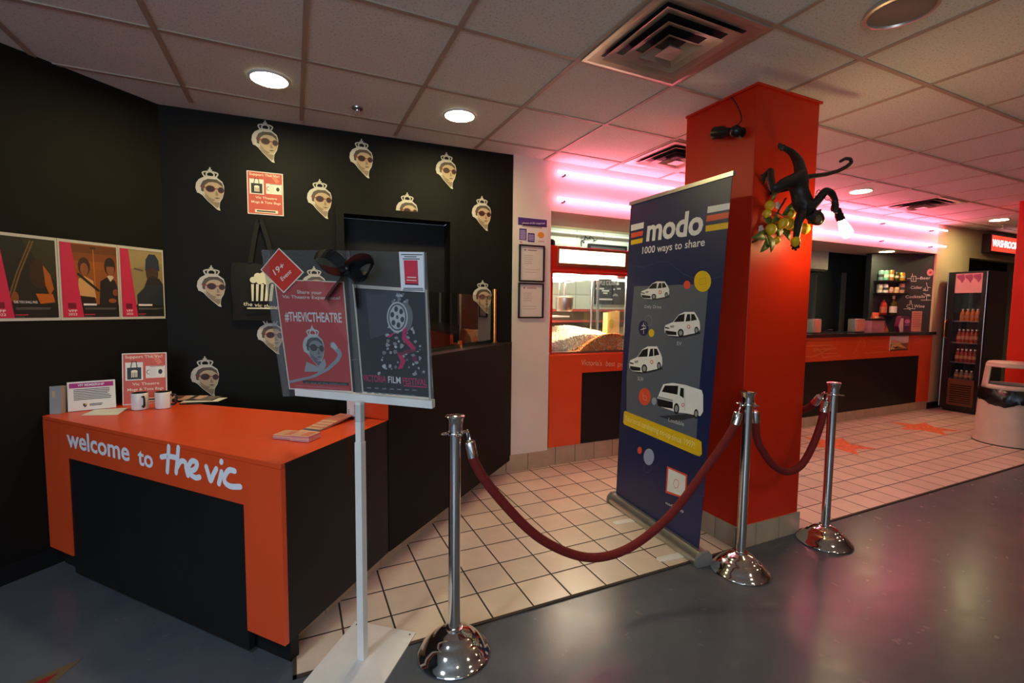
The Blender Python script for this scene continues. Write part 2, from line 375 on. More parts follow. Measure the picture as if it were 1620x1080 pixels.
mb.fbox(FA, du0, dzt, du1, dzt + 0.012, -0.17, -0.1, M_BLACKP)
d1 = struct(mb, 'door_1', bevel=0.002)
mb = MB(); c = FA.p(du1 - 0.07, 1.0, -0.17); mb.tube([c, c + FA.N * 0.05, c + FA.N * 0.05 - FA.U * 0.1], 0.009, M_STEEL, 8); mb.build('door_handle', d1)
# white pier, header over the counters, right wall
mb = MB(); mb.box((1.69, BW, 0), (2.055, BW + 0.10, CEIL), M_WHITEW); mb.box((2.0, BW + 0.1, 0), (2.055, 5.0, CEIL), M_WHITEW); struct(mb, 'wall_pier')
mb = MB(); mb.box((2.055, BW, 2.275), (8.45, 4.25, 2.70), M_WHITEW); struct(mb, 'wall_header')
mb = MB()
mb.box((8.45, BW, 0), (9.40, BW + 0.12, CEIL), M_BEIGEW); mb.box((9.40, BW, 2.27), (13.5, BW + 0.12, CEIL), M_BEIGEW); struct(mb, 'wall_right')
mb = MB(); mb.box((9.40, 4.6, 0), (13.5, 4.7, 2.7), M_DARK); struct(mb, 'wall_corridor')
mb = MB(); mb.box((9.46, BW - 0.012, 0.0), (9.40, BW, 0.1), M_BLACKP); mb.box((8.47, BW - 0.012, 0), (9.40, BW, 0.10), M_BLACKP); struct(mb, 'baseboard_right')
mb = MB(); mb.box((13.5, -5, 0), (13.6, 6, CEIL), M_BEIGEW); struct(mb, 'wall_far_right')
mb = MB(); mb.box((1.2, -4.6, 0), (13.5, -4.5, CEIL), M_BEIGEW); struct(mb, 'wall_light_block')  # unseen wall added to block sky light from the right rear
# kitchen behind the counters
mb = MB(); mb.box((2.0, 5.0, 0), (5.9, 5.1, 2.75), M_BLOCK); o = mb.build('wall_kitchen', at=(0, 0, 0)); o['kind'] = 'structure'
mb = MB(); mb.box((5.9, 4.75, 0), (9.4, 4.85, 2.75), M_DGREY); struct(mb, 'wall_kitchen_right')
mb = MB(); mb.box((2.0, 4.25, 2.56), (9.4, 5.0, 2.62), M_BEIGEW); struct(mb, 'ceiling_kitchen')
mb = MB(); mb.prism(Fr((2.05, 5.0, 0), (0, -1, 0), Z), [(0, 2.40), (0.05, 2.43), (0.09, 2.50), (0.12, 2.56), (0, 2.56)], 0, -3.8, mat('cream_cornice', (214, 204, 160), 0.5)); struct(mb, 'trim_2')
CW0, CW1 = V3((7.588, 4.018, 0)), V3((8.45, 3.655, 0)); CW = Fr(CW0, CW1 - CW0, Z); CWn = (CW1 - CW0).length
mb = MB(); mb.fbox(CW, 0, 0, CWn, 2.275, -0.1, 0, M_DGREY); struct(mb, 'wall_menu')
# kitchen: door edge strips and boxed duct seen over the bar
mb = MB(); x = at_y(1337, 428, 4.72).x; mb.box((x - 0.035, 4.71, 0), (x + 0.035, 4.75, 2.06), M_ALU); struct(mb, 'trim_3')
mb = MB(); x = at_y(1291, 440, 4.72).x; mb.box((x - 0.012, 4.71, 0.9), (x + 0.012, 4.75, 2.0), M_ALU); struct(mb, 'trim_4')

def tile_strip(mb, P, Q, z0, z1, thick, w=0.2117, phase=0.0):
    P, Q = V3(P), V3(Q); fr = Fr(P, Q - P, Z); n = (Q - P).length; u = -phase
    mb.fbox(fr, 0, z0, n, z1 - 0.003, 0, thick - 0.004, M_GROUT)
    while u < n:
        a, b = max(0, u + 0.003), min(n, u + w - 0.003)
        if b > a: mb.fbox(fr, a, z0, b, z1, 0, thick, M_BASET)
        u += w
mb = MB(); tile_strip(mb, (1.50, BW, 0), (2.055, BW, 0), 0, 0.152, 0.014, phase=0.07); struct(mb, 'baseboard_pier')
# low booth wall: black upper part overhanging a tiled toe
H0, H1, H2 = V3((-0.055, 1.937, 0)), V3((0.445, 2.49, 0)), V3((1.69, 3.63, 0))
HW = Fr(H1, H2 - H1, Z); HN = (H2 - H1).length
mb = MB(); mb.fbox(HW, 0, 0.11, HN, 1.13, -0.16, 0, M_BLACK); mb.fbox(HW, 0, 1.13, HN, 1.137, -0.26, 0.003, M_BLACKP); hwall = struct(mb, 'wall_partition', bevel=0.003)
mb = MB(); mb.fbox(HW, -0.004, 0.832, -0.0005, 1.13, -0.16, 0, M_ORANGE); mb.build('end_panel', hwall)
mb = MB(); tile_strip(mb, (-0.015, 2.142, 0), (1.50, 3.655, 0), 0, 0.118, 0.012, phase=0.05); struct(mb, 'baseboard_partition')
# orange pillars
PX0, PX1, PY0, PY1 = 2.385, 2.935, 1.895, 2.42
def pillar(x0, x1, y0, y1, nm, bn):
    mb = MB(); mb.box((x0, y0, 0), (x1, y1, CEIL), M_PILLAR); struct(mb, nm, bevel=0.004)
    mb = MB()
    for a, b in (((x0, y1), (x0, y0)), ((x0 - 0.012, y0), (x1 + 0.012, y0)), ((x1, y0), (x1, y1)), ((x1, y1), (x0, y1))):
        tile_strip(mb, a + (0,), b + (0,), 0, 0.135, 0.012, w=0.2117, phase=0.05)
    struct(mb, bn)
pillar(PX0, PX1, PY0, PY1, 'wall_pillar', 'baseboard_pillar')
pillar(7.51, 8.06, 1.93, 2.50, 'wall_pillar_right', 'baseboard_pillar_right')
mb = MB()
for a, b in (((PX0 - 0.012, PY0 - 0.012), (PX1 + 0.012, PY0)), ((PX0 - 0.012, PY0), (PX0, PY1))): mb.box(a + (CEIL - 0.014,), b + (CEIL,), M_PILLAR)
struct(mb, 'trim_5')

#@COUNTERS
# ------------------------------------------------------------------ welcome desk
DZ = 0.83
D_FL, D_FR = V3((-1.222, 3.285, 0)), H0.copy()
D_BR = H1 + V3((-0.003, 0.003, 0)); D_BL = V3((-0.875, 3.63, 0))
DF = Fr(D_FL, D_FR - D_FL, Z); DN = (D_FR - D_FL).length
desk = thing('welcome_desk', 'orange and black built-in desk lettered welcome to the vic', 'desk', (-0.6, 2.8, 0))
mb = MB(); mb.plan([(D_FL.x, D_FL.y), (D_FR.x, D_FR.y), (D_BR.x, D_BR.y), (D_BL.x, D_BL.y)], DZ - 0.02, DZ, M_ORANGE); mb.build('desktop', desk, bevel=0.003)
uL, uR = DF.px(110, 780)[0], DF.px(388, 880)[0]; vt = 0.635
mb = MB()
mb.fbox(DF, 0, 0.11, uL, DZ - 0.02, -0.02, 0, M_ORANGE); mb.fbox(DF, uR, 0.11, DN, DZ - 0.02, -0.02, 0, M_ORANGE); mb.fbox(DF, uL, vt, uR, DZ - 0.02, -0.02, 0, M_ORANGE)
mb.build('front_frame', desk)
mb = MB(); mb.fbox(DF, uL, 0.02, uR, vt, -0.03, -0.006, M_BLACKP); mb.build('front_panel', desk)
mb = MB(); mb.fbox(DF, 0.02, 0, DN - 0.03, 0.11, -0.09, -0.05, M_BLACKP); mb.build('toe_kick', desk)
DS = Fr(D_FR, D_BR - D_FR, Z)
mb = MB(); mb.fbox(DS, 0.021, 0.11, (D_BR - D_FR).length, DZ - 0.001, -0.02, 0.0008, M_BLACKP); mb.build('side_panel', desk)
mwhite = mat('white_vinyl_letters', (236, 234, 238), 0.5, vary=0.02)
for w_, a_, b_ in (('welcome', (107, 706), (206, 730)), ('to', (219, 734.5), (243, 741))):
    mb = MB(); mb.ptext(DF, w_, a_, b_, (a_[0], a_[1] - 27.5), mwhite, 0.0015, bold=0.022); mb.build('lettering', desk)
def hand(strokes, w):                           # handwriting traced on the front
    for st in strokes:
        P = [DF.px(60 + x / 2.893, 540 + y / 2.893) for x, y in st]
        P = [(q.x, q.y) for q in spline([(u, v, 0) for u, v in P], 5)]
        mb.ribbon(DF, P, w, mwhite, 0.0015)
for word in ([[(600, 480), (598, 530), (594, 596)], [(566, 528), (596, 524), (632, 530)], [(644, 484), (640, 540), (634, 600)], [(636, 580), (655, 548), (676, 552), (680, 580), (688, 612)],
      [(694, 592), (720, 584), (730, 556), (708, 546), (692, 570), (698, 604), (722, 622), (742, 620)]],
      [[(772, 572), (782, 606), (792, 636), (804, 610), (818, 582)], [(842, 596), (836, 624), (830, 650)], [(842, 548), (840, 552)],
      [(902, 592), (876, 588), (856, 616), (858, 644), (884, 662), (928, 664)]]):
    mb = MB(); hand(word, 0.024); mb.build('lettering', desk)

# ------------------------------------------------------------------ popcorn counter and bar counter
pc = thing('popcorn_counter', 'orange counter with black panel under the popcorn machine', 'counter', (2.6, 3.9, 0))
PF = Fr((2.06, BW, 0), (1, 0, 0), Z)
mb = MB(); mb.fbox(PF, 0, 0.175, 0.34, 1.01, -0.02, 0.012, M_ORANGE); mb.fbox(PF, 0.34, 0.84, 1.14, 1.01, -0.02, 0.012, M_ORANGE); mb.build('front_frame', pc, bevel=0.002)
mb = MB(); mb.fbox(PF, 0.34, 0.175, 1.14, 0.84, -0.02, 0.004, M_BLACKP); mb.build('front_panel', pc)
mb = MB(); mb.box((2.06, BW + 0.02, 0.02), (3.2, 4.35, 1.0), M_BLACKP); mb.box((2.06, BW - 0.0, 1.0), (3.2, 4.35, 1.012), M_ORANGE); mb.build('cabinet', pc)
mb = MB(); tile_strip(mb, (2.06, BW + 0.015, 0), (3.2, BW + 0.015, 0), 0, 0.17, 0.012, phase=0.13); mb.build('toe_tiles', pc)
for w_, x_, x2 in (("Victoria's", 918, 950.5), ('best', 957, 971), ('popcorn', 976, 1012)):
    mb = MB(); y_ = 577 + (x_ - 918) * .04; mb.ptext(PF, w_, (x_, y_), (x2, y_ + (x2 - x_) * .04), (x_, y_ - 8.5), ink(232, 190, 160), 0.0135); mb.build('lettering', pc)
bar = thing('bar_counter', 'long orange and black bar counter with a dark worktop', 'counter', (5.9, 3.9, 0))
BF = Fr((3.2, BW, 0), (1, 0, 0), Z)
mb = MB(); mb.fbox(BF, 0, 0.812, 5.27, 1.105, -0.02, 0.012, M_ORANGE); mb.fbox(BF, 4.95, 0.13, 5.27, 0.812, -0.02, 0.012, M_ORANGE); mb.fbox(BF, 0, 0.13, 0.25, 0.812, -0.02, 0.012, M_ORANGE); mb.build('front_frame', bar, bevel=0.002)
mb = MB(); mb.fbox(BF, 0.25, 0.13, 4.95, 0.812, -0.02, 0.004, M_BLACKP); mb.build('front_panel', bar)
mb = MB(); mb.box((3.2, BW + 0.02, 0.02), (8.40, 3.66, 1.10), M_BLACKP); mb.build('carcass', bar)
mb = MB(); mb.plan([(3.2, 3.60), (8.53, 3.60), (8.53, 3.628), (8.40, 3.672), (7.6, 4.0), (7.6, 4.1), (3.2, 4.1)], 1.105, 1.148, mat('dark_worktop', (40, 38, 42), 0.25)); mb.build('worktop', bar, bevel=0.004)
mb = MB(); tile_strip(mb, (3.2, BW + 0.0, 0), (8.45, BW + 0.0, 0), 0, 0.128, 0.008, phase=0.1); mb.build('toe_tiles', bar)
lm = ink(236, 120, 70)
def bpx(pts): return [BF.px(1265 + x / 7.535, 520 + y / 7.535) for x, y in pts]
mb = MB()
for kk, st in enumerate(([(60, 125), (370, 120)], [(60, 125), (55, 330), (125, 330)], [(70, 205), (360, 195), (380, 210)], [(130, 335), (250, 290), (430, 290)], [(150, 270), (200, 250), (250, 280), (350, 240)],
           [(250, 300), (265, 340), (470, 320)], [(150, 240), (190, 235), (230, 250), (300, 235), (420, 230)], [(630, 290), (690, 220), (700, 150), (740, 120), (770, 170), (750, 240)], [(650, 260), (690, 170)], [(760, 280), (790, 290), (1040, 270)], [(1040, 280), (1290, 270), (1310, 60)])):
    if kk == 7: mb.build('chalk_drawing', bar); mb = MB()
    mb.ribbon(BF, bpx(st), 0.010, lm, 0.013)
mb.build('chalk_drawing', bar)
for a, b, y, t in ((80, 360, 165, 16), (150, 430, 245, 26), (830, 1020, 140, 20), (850, 990, 210, 26), (820, 1040, 275, 20)):
    mb = MB(); n = 14
    for k in range(n):
        x = a + (b - a) * (k + 0.5) / n; q = bpx([(x - 5, y + random.uniform(-t, t) * 0.4), (x + 5, y + random.uniform(-t, t) * 0.4)]); mb.ribbon(BF, q, 0.006, lm, 0.0131)
    mb.build('chalk_line', bar)

#@CEILING
# ------------------------------------------------------------------ ceiling fixtures
def downlight(x, y, z, r, label, power, color=WARM, group='recessed ceiling lights'):
    t = thing('ceiling_light', label, 'ceiling light', (x, y, z), group)
    a = MB(); a.lathe([(r, -0.012), (r + 0.004, -0.012), (r + 0.014, -0.004), (r + 0.014, -0.001), (r, -0.001), (r, -0.012)], M_WHITEM, (x, y, z), 36); a.build('trim_ring', t)
    ml = mat('lamp_lens', (255, 250, 235), 0.4, vary=0, emit=color, strength=power / (PI * PI * r * r))
    a = MB(); a.lathe([(0.0001, -0.006), (r, -0.006), (r, -0.001), (0.0001, -0.001)], ml, (x, y, z), 36); a.build('lens', t)
downlight(-0.095, 3.06, CEIL, 0.095, 'left of the two round lights above the black booth wall', 14)
downlight(1.025, 3.06, CEIL, 0.095, 'right of the two round lights above the black booth wall', 14)
downlight(5.445, 3.03, CEIL, 0.095, 'round ceiling light just beyond the monkey lamp', 9)
downlight(8.72, 3.09, CEIL, 0.095, 'round ceiling light in front of the washroom sign', 11)
q = at_z(1403, 397, 2.275); downlight(q.x, q.y, 2.275, 0.085, 'small round light in the soffit over the bar menu', 7)
def diffuser(x0, y0, label):
    h = GP / 2 - 0.013; cx, cy = x0 + GP / 2, y0 + GP / 2
    t = thing('ceiling_vent', label, 'air vent', (cx, cy, CEIL), 'square louvred air vents')
    def sq(mb, ho, zo, hi, zi, m):
        P = []
        for hh, zz in ((ho, zo), (hi, zi)): P += [(cx - hh, cy - hh, zz), (cx + hh, cy - hh, zz), (cx + hh, cy + hh, zz), (cx - hh, cy + hh, zz)]
        mb.add(P, [(k, (k + 1) % 4, 4 + (k + 1) % 4, 4 + k) for k in range(4)], m)
    a = MB(); sq(a, h, CEIL - 0.012, h, CEIL, M_GRAYMET); sq(a, h, CEIL - 0.012, h - 0.02, CEIL - 0.014, M_GRAYMET); sq(a, h - 0.02, CEIL - 0.014, h - 0.07, CEIL - 0.004, M_GRAYMET); a.build('vent_frame', t)
    a = MB(); a.box((cx - h + 0.07, cy - h + 0.07, CEIL - 0.004), (cx + h - 0.07, cy + h - 0.07, CEIL - 0.002), M_DARK); a.build('duct_opening', t)
    for k, ho in enumerate((0.232, 0.168, 0.105)):
        a = MB(); zo = CEIL - 0.022 - 0.008 * k
        sq(a, ho, zo, ho - 0.052, zo + 0.018 + 0.006 * k, M_GRAYMET); sq(a, ho, zo, ho - 0.003, zo + 0.003, M_GRAYMET); sq(a, ho - 0.003, zo + 0.003, ho - 0.052, zo + 0.021 + 0.006 * k, M_GRAYMET); a.build('louvre', t)
    a = MB(); zo = CEIL - 0.048; sq(a, 0.05, zo, 0.0, zo + 0.002, M_GRAYMET); sq(a, 0.05, zo, 0.03, zo + 0.02, M_GRAYMET); a.lathe([(0.007, -0.004), (0.006, -0.006), (0.0001, -0.006)], M_STEEL, (cx, cy, zo), 10); a.build('centre_plate', t)
diffuser(GX + 3 * GP, GY - 2 * GP, 'large square louvred vent in the ceiling nearest the camera')
diffuser(GX + 5 * GP, GY, 'square louvred vent partly hidden behind the orange pillar')
diffuser(GX + 11 * GP, GY, 'small far square louvred vent above the bar')
t = thing('ceiling_speaker', 'round beige ceiling speaker cut by the top edge of the photo', 'speaker', (2.34, 1.19, CEIL))
mb = MB(); mb.lathe([(0.13, -0.002), (0.128, -0.014), (0.115, -0.016), (0.112, -0.006)], M_GRAYMET, (2.34, 1.19, CEIL), 36, caps=False); mb.build('speaker_ring', t)
mb = MB(); mb.lathe([(0.0001, -0.012), (0.06, -0.011), (0.112, -0.008), (0.112, -0.002), (0.0001, -0.002)], mat('speaker_mesh', (150, 138, 126), 0.6, bump=0.5, bscale=500), (2.34, 1.19, CEIL), 36); mb.build('grille', t)
def sprinkler(x, y, label):
    t = thing('fire_sprinkler', label, 'sprinkler', (x, y, CEIL), 'fire sprinklers')
    a = MB(); a.lathe([(0.035, -0.001), (0.033, -0.008), (0.014, -0.014), (0.012, -0.022)], M_STEEL, (x, y, CEIL), 20); a.build('escutcheon', t)
    a = MB()
    for s in (-1, 1): a.tube([(x + s * 0.010, y, CEIL - 0.02), (x + s * 0.014, y, CEIL - 0.032), (x + s * 0.004, y, CEIL - 0.045)], 0.0025, M_STEEL, 6)
    a.build('frame_arms', t)
    a = MB(); a.lathe([(0.0001, -0.044), (0.018, -0.046), (0.018, -0.048), (0.0001, -0.049)], M_STEEL, (x, y, CEIL), 14); a.build('deflector', t)
sprinkler(0.40, 3.25, 'small chrome fire sprinkler between the two booth lights')
sprinkler(9.3, 3.25, 'small fire sprinkler above the washroom sign')
M_NEON = mat('pink_neon_glass', (255, 170, 200), 0.3, vary=0, emit=(1.0, 0.165, 0.29), strength=31.0)
for z, lab in ((2.602, 'upper of the two long pink neon tubes over the counters'), (2.378, 'lower of the two long pink neon tubes over the counters')):
    t = thing('neon_tube', lab, 'neon light', (5.3, BW - 0.05, z), 'pink neon tubes')
    mb = MB(); mb.tube([(2.09 + (8.55 - 2.09) * k / 8, BW - 0.05, z) for k in range(9)], 0.011, M_NEON, 10); mb.build('glass_tube', t)
    for x in (2.16, 3.8, 5.4, 7.0, 8.2):
        a = MB(); a.tube([(x, BW, z - 0.025), (x, BW - 0.045, z - 0.025), (x, BW - 0.05, z - 0.012)], 0.007, M_PLASTICB, 8); a.build('clip', t)

#@STANCHIONS
# ------------------------------------------------------------------ stanchions and ropes
def stanchion(loc, label, proto=[None]):
    x, y = loc
    if proto[0] is not None: return dup(proto[0], (x, y, 0), 0.3, label)
    t = thing('stanchion', label, 'stanchion', (x, y, 0), 'chrome rope stanchions'); c = (x, y, 0)
    a = MB(); a.lathe([(0.150, 0.0), (0.152, 0.006), (0.148, 0.014), (0.139, 0.019), (0.128, 0.034), (0.108, 0.056), (0.094, 0.066), (0.089, 0.068), (0.080, 0.080), (0.060, 0.094), (0.038, 0.101), (0.034, 0.104), (0.034, 0.112), (0.027, 0.114)], M_CHROME, c, 48); a.build('base', t)
    a = MB(); a.lathe([(0.0245, 0.112), (0.0245, 0.935)], M_CHROME, c, 28); a.build('pole', t)
    a = MB(); a.lathe([(0.0245, 0.93), (0.030, 0.934), (0.031, 0.945), (0.031, 0.960), (0.035, 0.985), (0.040, 0.992), (0.040, 0.998), (0.034, 1.002), (0.0001, 1.004)], M_CHROME, c, 32); a.build('cap', t)
    a = MB()
    a.lathe([(0.0245, 0.922), (0.034, 0.922), (0.035, 0.927), (0.034, 0.932), (0.0245, 0.932)], M_CHROME, c, 28)
    for k in range(4):
        an = PI / 2 * k; q = V3((x + 0.044 * math.cos(an), y + 0.044 * math.sin(an), 0.927)); a.tube([q + V3((0.013 * math.cos(b), 0.013 * math.sin(b), 0)) for b in [2 * PI * j / 12 for j in range(12)]], 0.0032, M_CHROME, 6, closed=True)
    a.build('rope_ring', t)
    proto[0] = t; return t
ST1, ST2, ST3 = (0.578, 1.775), (2.203, 1.722), (2.966, 1.735)
stanchion(ST1, 'chrome stanchion nearest the camera, right of the poster stand')
stanchion(ST2, 'middle chrome stanchion at the foot of the blue banner')
stanchion(ST3, 'rightmost chrome stanchion right of the orange pillar')
def rope(pts, label, cap=0.07):
    P = spline(pts, 10); t = thing('velvet_rope', label, 'rope', P[len(P) // 2], 'red velvet ropes')
    cum = [0]
    for i in range(1, len(P)): cum.append(cum[-1] + (P[i] - P[i - 1]).length)
    ln = cum[-1]
    def sub(a, b): return [P[i] for i in range(len(P)) if a <= cum[i] <= b]
    def atl(s):
        for i in range(1, len(P)):
            if cum[i] >= s: return P[i - 1].lerp(P[i], (s - cum[i - 1]) / max(1e-9, cum[i] - cum[i - 1]))
        return P[-1]
    hk = 0.035
    a = MB(); a.tube([atl(hk + cap * 0.8)] + sub(hk + cap * 0.8 + 0.001, ln - hk - cap * 0.8 - 0.001) + [atl(ln - hk - cap * 0.8)], 0.0205, M_VELVET, 16); a.build('rope_body', t)
    for s0, s1 in ((hk, hk + cap), (ln - hk, ln - hk - cap)):
        q0, q1 = atl(s0), atl(s1); d = q1 - q0
        a = MB(); a.lathe([(0.008, 0), (0.021, 0.004), (0.0235, 0.010), (0.0235, d.length)], M_CHROME, q0, 20, axis=d); f = a.build('ferrule', t)
        e = atl(0) if s0 < s1 else atl(ln)
        a = MB(); m_ = (q0 + e) / 2; dd = (e - q0).normalized(); sd = dd.orthogonal().normalized(); hl = (e - q0).length / 2 + 0.008
        a.tube([m_ + dd * hl * math.cos(b) + sd * 0.009 * math.sin(b) for b in [2 * PI * j / 14 for j in range(14)]], 0.0035, M_CHROME, 7, closed=True); a.build('hook', f)
def py(Y, *pp): return [at_y(x, y, Y) for x, y in pp]
r1 = py(1.765, (752, 733), (790, 788), (850, 848), (912, 877), (962, 876), (1010, 852), (1060, 806), (1110, 738), (1150, 678))
rope([V3((ST1[0] + 0.055, ST1[1], 0.925))] + [V3((q.x, 1.77 - 0.04 * (q.x - 0.58) / 1.6, q.z)) for q in r1] + [V3((ST2[0] - 0.055, ST2[1], 0.925))], 'long red velvet rope sagging from the near stanchion to the middle one')
r2 = py(1.735, (1197, 690), (1208, 715), (1225, 737), (1246, 746), (1268, 735), (1286, 704), (1299, 668))
rope([V3((ST2[0] + 0.055, ST2[1], 0.925))] + r2 + [V3((ST3[0] - 0.055, ST3[1], 0.925))], 'red velvet rope hanging between the middle and right stanchions')
rope([V3((ST3[0] - 0.0, ST3[1] + 0.055, 0.925)), V3((3.0, 1.90, 0.81)), V3((3.02, 2.05, 0.745)), V3((3.02, 2.25, 0.76)), V3((2.985, 2.37, 0.87)), V3((2.975, 2.40, 0.92))], 'red velvet rope running from the right stanchion behind the orange pillar')
t = thing('wall_plate', 'chrome rope hook plate on the far side of the orange pillar', 'rope hook', (PX1, 2.40, 0.92))
mb = MB(); mb.lathe([(0.028, 0), (0.026, 0.006), (0.010, 0.010), (0.008, 0.035)], M_CHROME, (PX1, 2.40, 0.92), 18, axis=(1, 0, 0)); mb.build('hook_plate', t)

#@FACES
# ------------------------------------------------------------------ cut-out heads on the booth wall
def face_art(mb, fr, u0, v0, w, h, d, pal):
    veil, skin, hair, lens, rim, dark, gold = pal
    q = lambda L: [(u0 + w * a, v0 + h * (1 - b)) for a, b in L]
    mb.poly(fr, q([(0.05, .61), (0.0, .50), (.03, .38), (.12, .29), (.26, .235), (.5, .205), (.76, .23), (.92, .31), (.97, .42), (.96, .56), (.91, .69), (.82, .79), (.80, .86), (.79, .93), (.82, 1.0), (.72, .985), (.58, .90), (.38, .78), (.22, .66), (.12, .62)]), veil, d)
    mb.poly(fr, q([(.20, .60), (.40, .72), (.62, .80), (.80, .80), (.775, .90), (.72, .95), (.58, .88), (.38, .765)]), dark, d + .0002)   # neck in the print
    mb.poly(fr, q([(.22, .50), (.24, .38), (.40, .30), (.70, .29), (.89, .37), (.95, .48), (.93, .60), (.88, .70), (.79, .775), (.66, .80), (.52, .765), (.38, .68), (.28, .59)]), skin, d + .0003)
    mb.poly(fr, q([(.19, .56), (.18, .42), (.26, .32), (.42, .265), (.72, .26), (.90, .34), (.95, .46), (.88, .41), (.74, .345), (.58, .33), (.44, .35), (.33, .41), (.28, .50), (.27, .58)]), hair, d + .0006)
    mb.poly(fr, q([(.30, .60), (.46, .70), (.66, .755), (.60, .79), (.44, .74), (.32, .66)]), dark, d + .0004)
    mb.poly(fr, q([(.69, .52), (.77, .62), (.75, .655), (.66, .645)]), dark, d + .0005)
    mb.poly(fr, q([(.60, .705), (.72, .69), (.83, .70), (.72, .725)]), hair, d + .0005)
    for cx, cy, rx, ry in ((.50, .495, .165, .082), (.855, .51, .11, .075)):
        mb.disc(fr, u0 + w * cx, v0 + h * (1 - cy), w * rx, h * ry, rim, d + .0009, 18); mb.disc(fr, u0 + w * cx, v0 + h * (1 - cy), w * rx * .84, h * ry * .84, lens, d + .0012, 16)
    mb.poly(fr, q([(.60, .47), (.78, .48), (.78, .50), (.60, .495)]), rim, d + .0011); mb.poly(fr, q([(.16, .44), (.36, .465), (.36, .49), (.16, .465)]), rim, d + .0011)
    mb.poly(fr, q([(.28, .235), (.30, .19), (.72, .19), (.75, .235), (.5, .205)]), gold, d + .0004)
    for a0, b0, a1, b1, a2, b2 in ((.30, .20, .26, .12, .48, .08), (.72, .20, .76, .12, .53, .08), (.40, .20, .38, .14, .49, .08), (.62, .20, .64, .14, .52, .08)):
        P = spline([(a0, b0, 0), (a1, b1, 0), (a2, b2, 0)], 4); mb.ribbon(fr, [(u0 + w * p.x, v0 + h * (1 - p.y)) for p in P], w * .05, gold, d + .0004)
    mb.ribbon(fr, q([(.505, .10), (.505, .0)]), w * .05, gold, d + .0005); mb.ribbon(fr, q([(.45, .05), (.56, .05)]), w * .04, gold, d + .0006)
PAL = (ink(206, 198, 186), ink(190, 164, 130), ink(84, 68, 54), ink(48, 12, 10), ink(126, 40, 26), ink(146, 124, 98), ink(196, 190, 178))
HF = Fr((0, 0, 0), (1, 0, 0), Z)
mb = MB(); face_art(mb, HF, -0.085, 0.0, 0.17, 0.275, 0.003, PAL); hd = mb.build('head_cutout', at=(0, 0, 0)); hd['category'] = 'wall decal'; hd['group'] = 'cut-out heads in sunglasses'
ang = math.atan2(FA.U.y, FA.U.x); first = True
for (x, y, lab) in [(420, 224, 'crowned head cut-out with red sunglasses highest on the wall, above the merchandise poster'), (572, 251, 'crowned head cut-out with red sunglasses in the top row, middle of the three'),
                    (706, 270, 'crowned head cut-out with red sunglasses in the top row, right above the door frame corner'), (333, 299, 'crowned head cut-out with red sunglasses left of the wall merchandise poster'),
                    (506, 315, 'crowned head cut-out with red sunglasses between the wall poster and the door'), (644, 334, 'crowned head cut-out with its chin hidden by the top of the door frame'),
                    (762, 338, 'crowned head cut-out with red sunglasses right of the door, beside the pink lit pier'), (335, 453, 'crowned head cut-out with red sunglasses left of the black tote bag'),
                    (428, 530, 'crowned head cut-out just under the tote bag, half hidden by the poster stand'), (325, 596, 'lowest crowned head cut-out, just above the welcome desk'),
                    (497, 452, 'crowned head cut-out seen through the clear top of the poster stand'), (763, 470, 'crowned head cut-out seen through the booth glass')]:
    u, v = FA.px(x, y); q = FA.p(u, v - 0.1375, 0.0)
    if first: hd.location = q; hd.rotation_euler = (0, 0, ang); hd['label'] = lab; first = False
    else:
        o = dup(hd, q, ang, lab)
        if 'chin hidden' in lab:                 # trimmed along the top of the door casing
            me = hd.data.copy(); bm = bmesh.new(); bm.from_mesh(me); zc = dzt + cw + 0.001 - q.z
            bmesh.ops.bisect_plane(bm, geom=bm.verts[:] + bm.edges[:] + bm.faces[:], plane_co=(0, 0, zc), plane_no=(0, 0, -1), clear_outer=True); bm.to_mesh(me); bm.free(); o.data = me

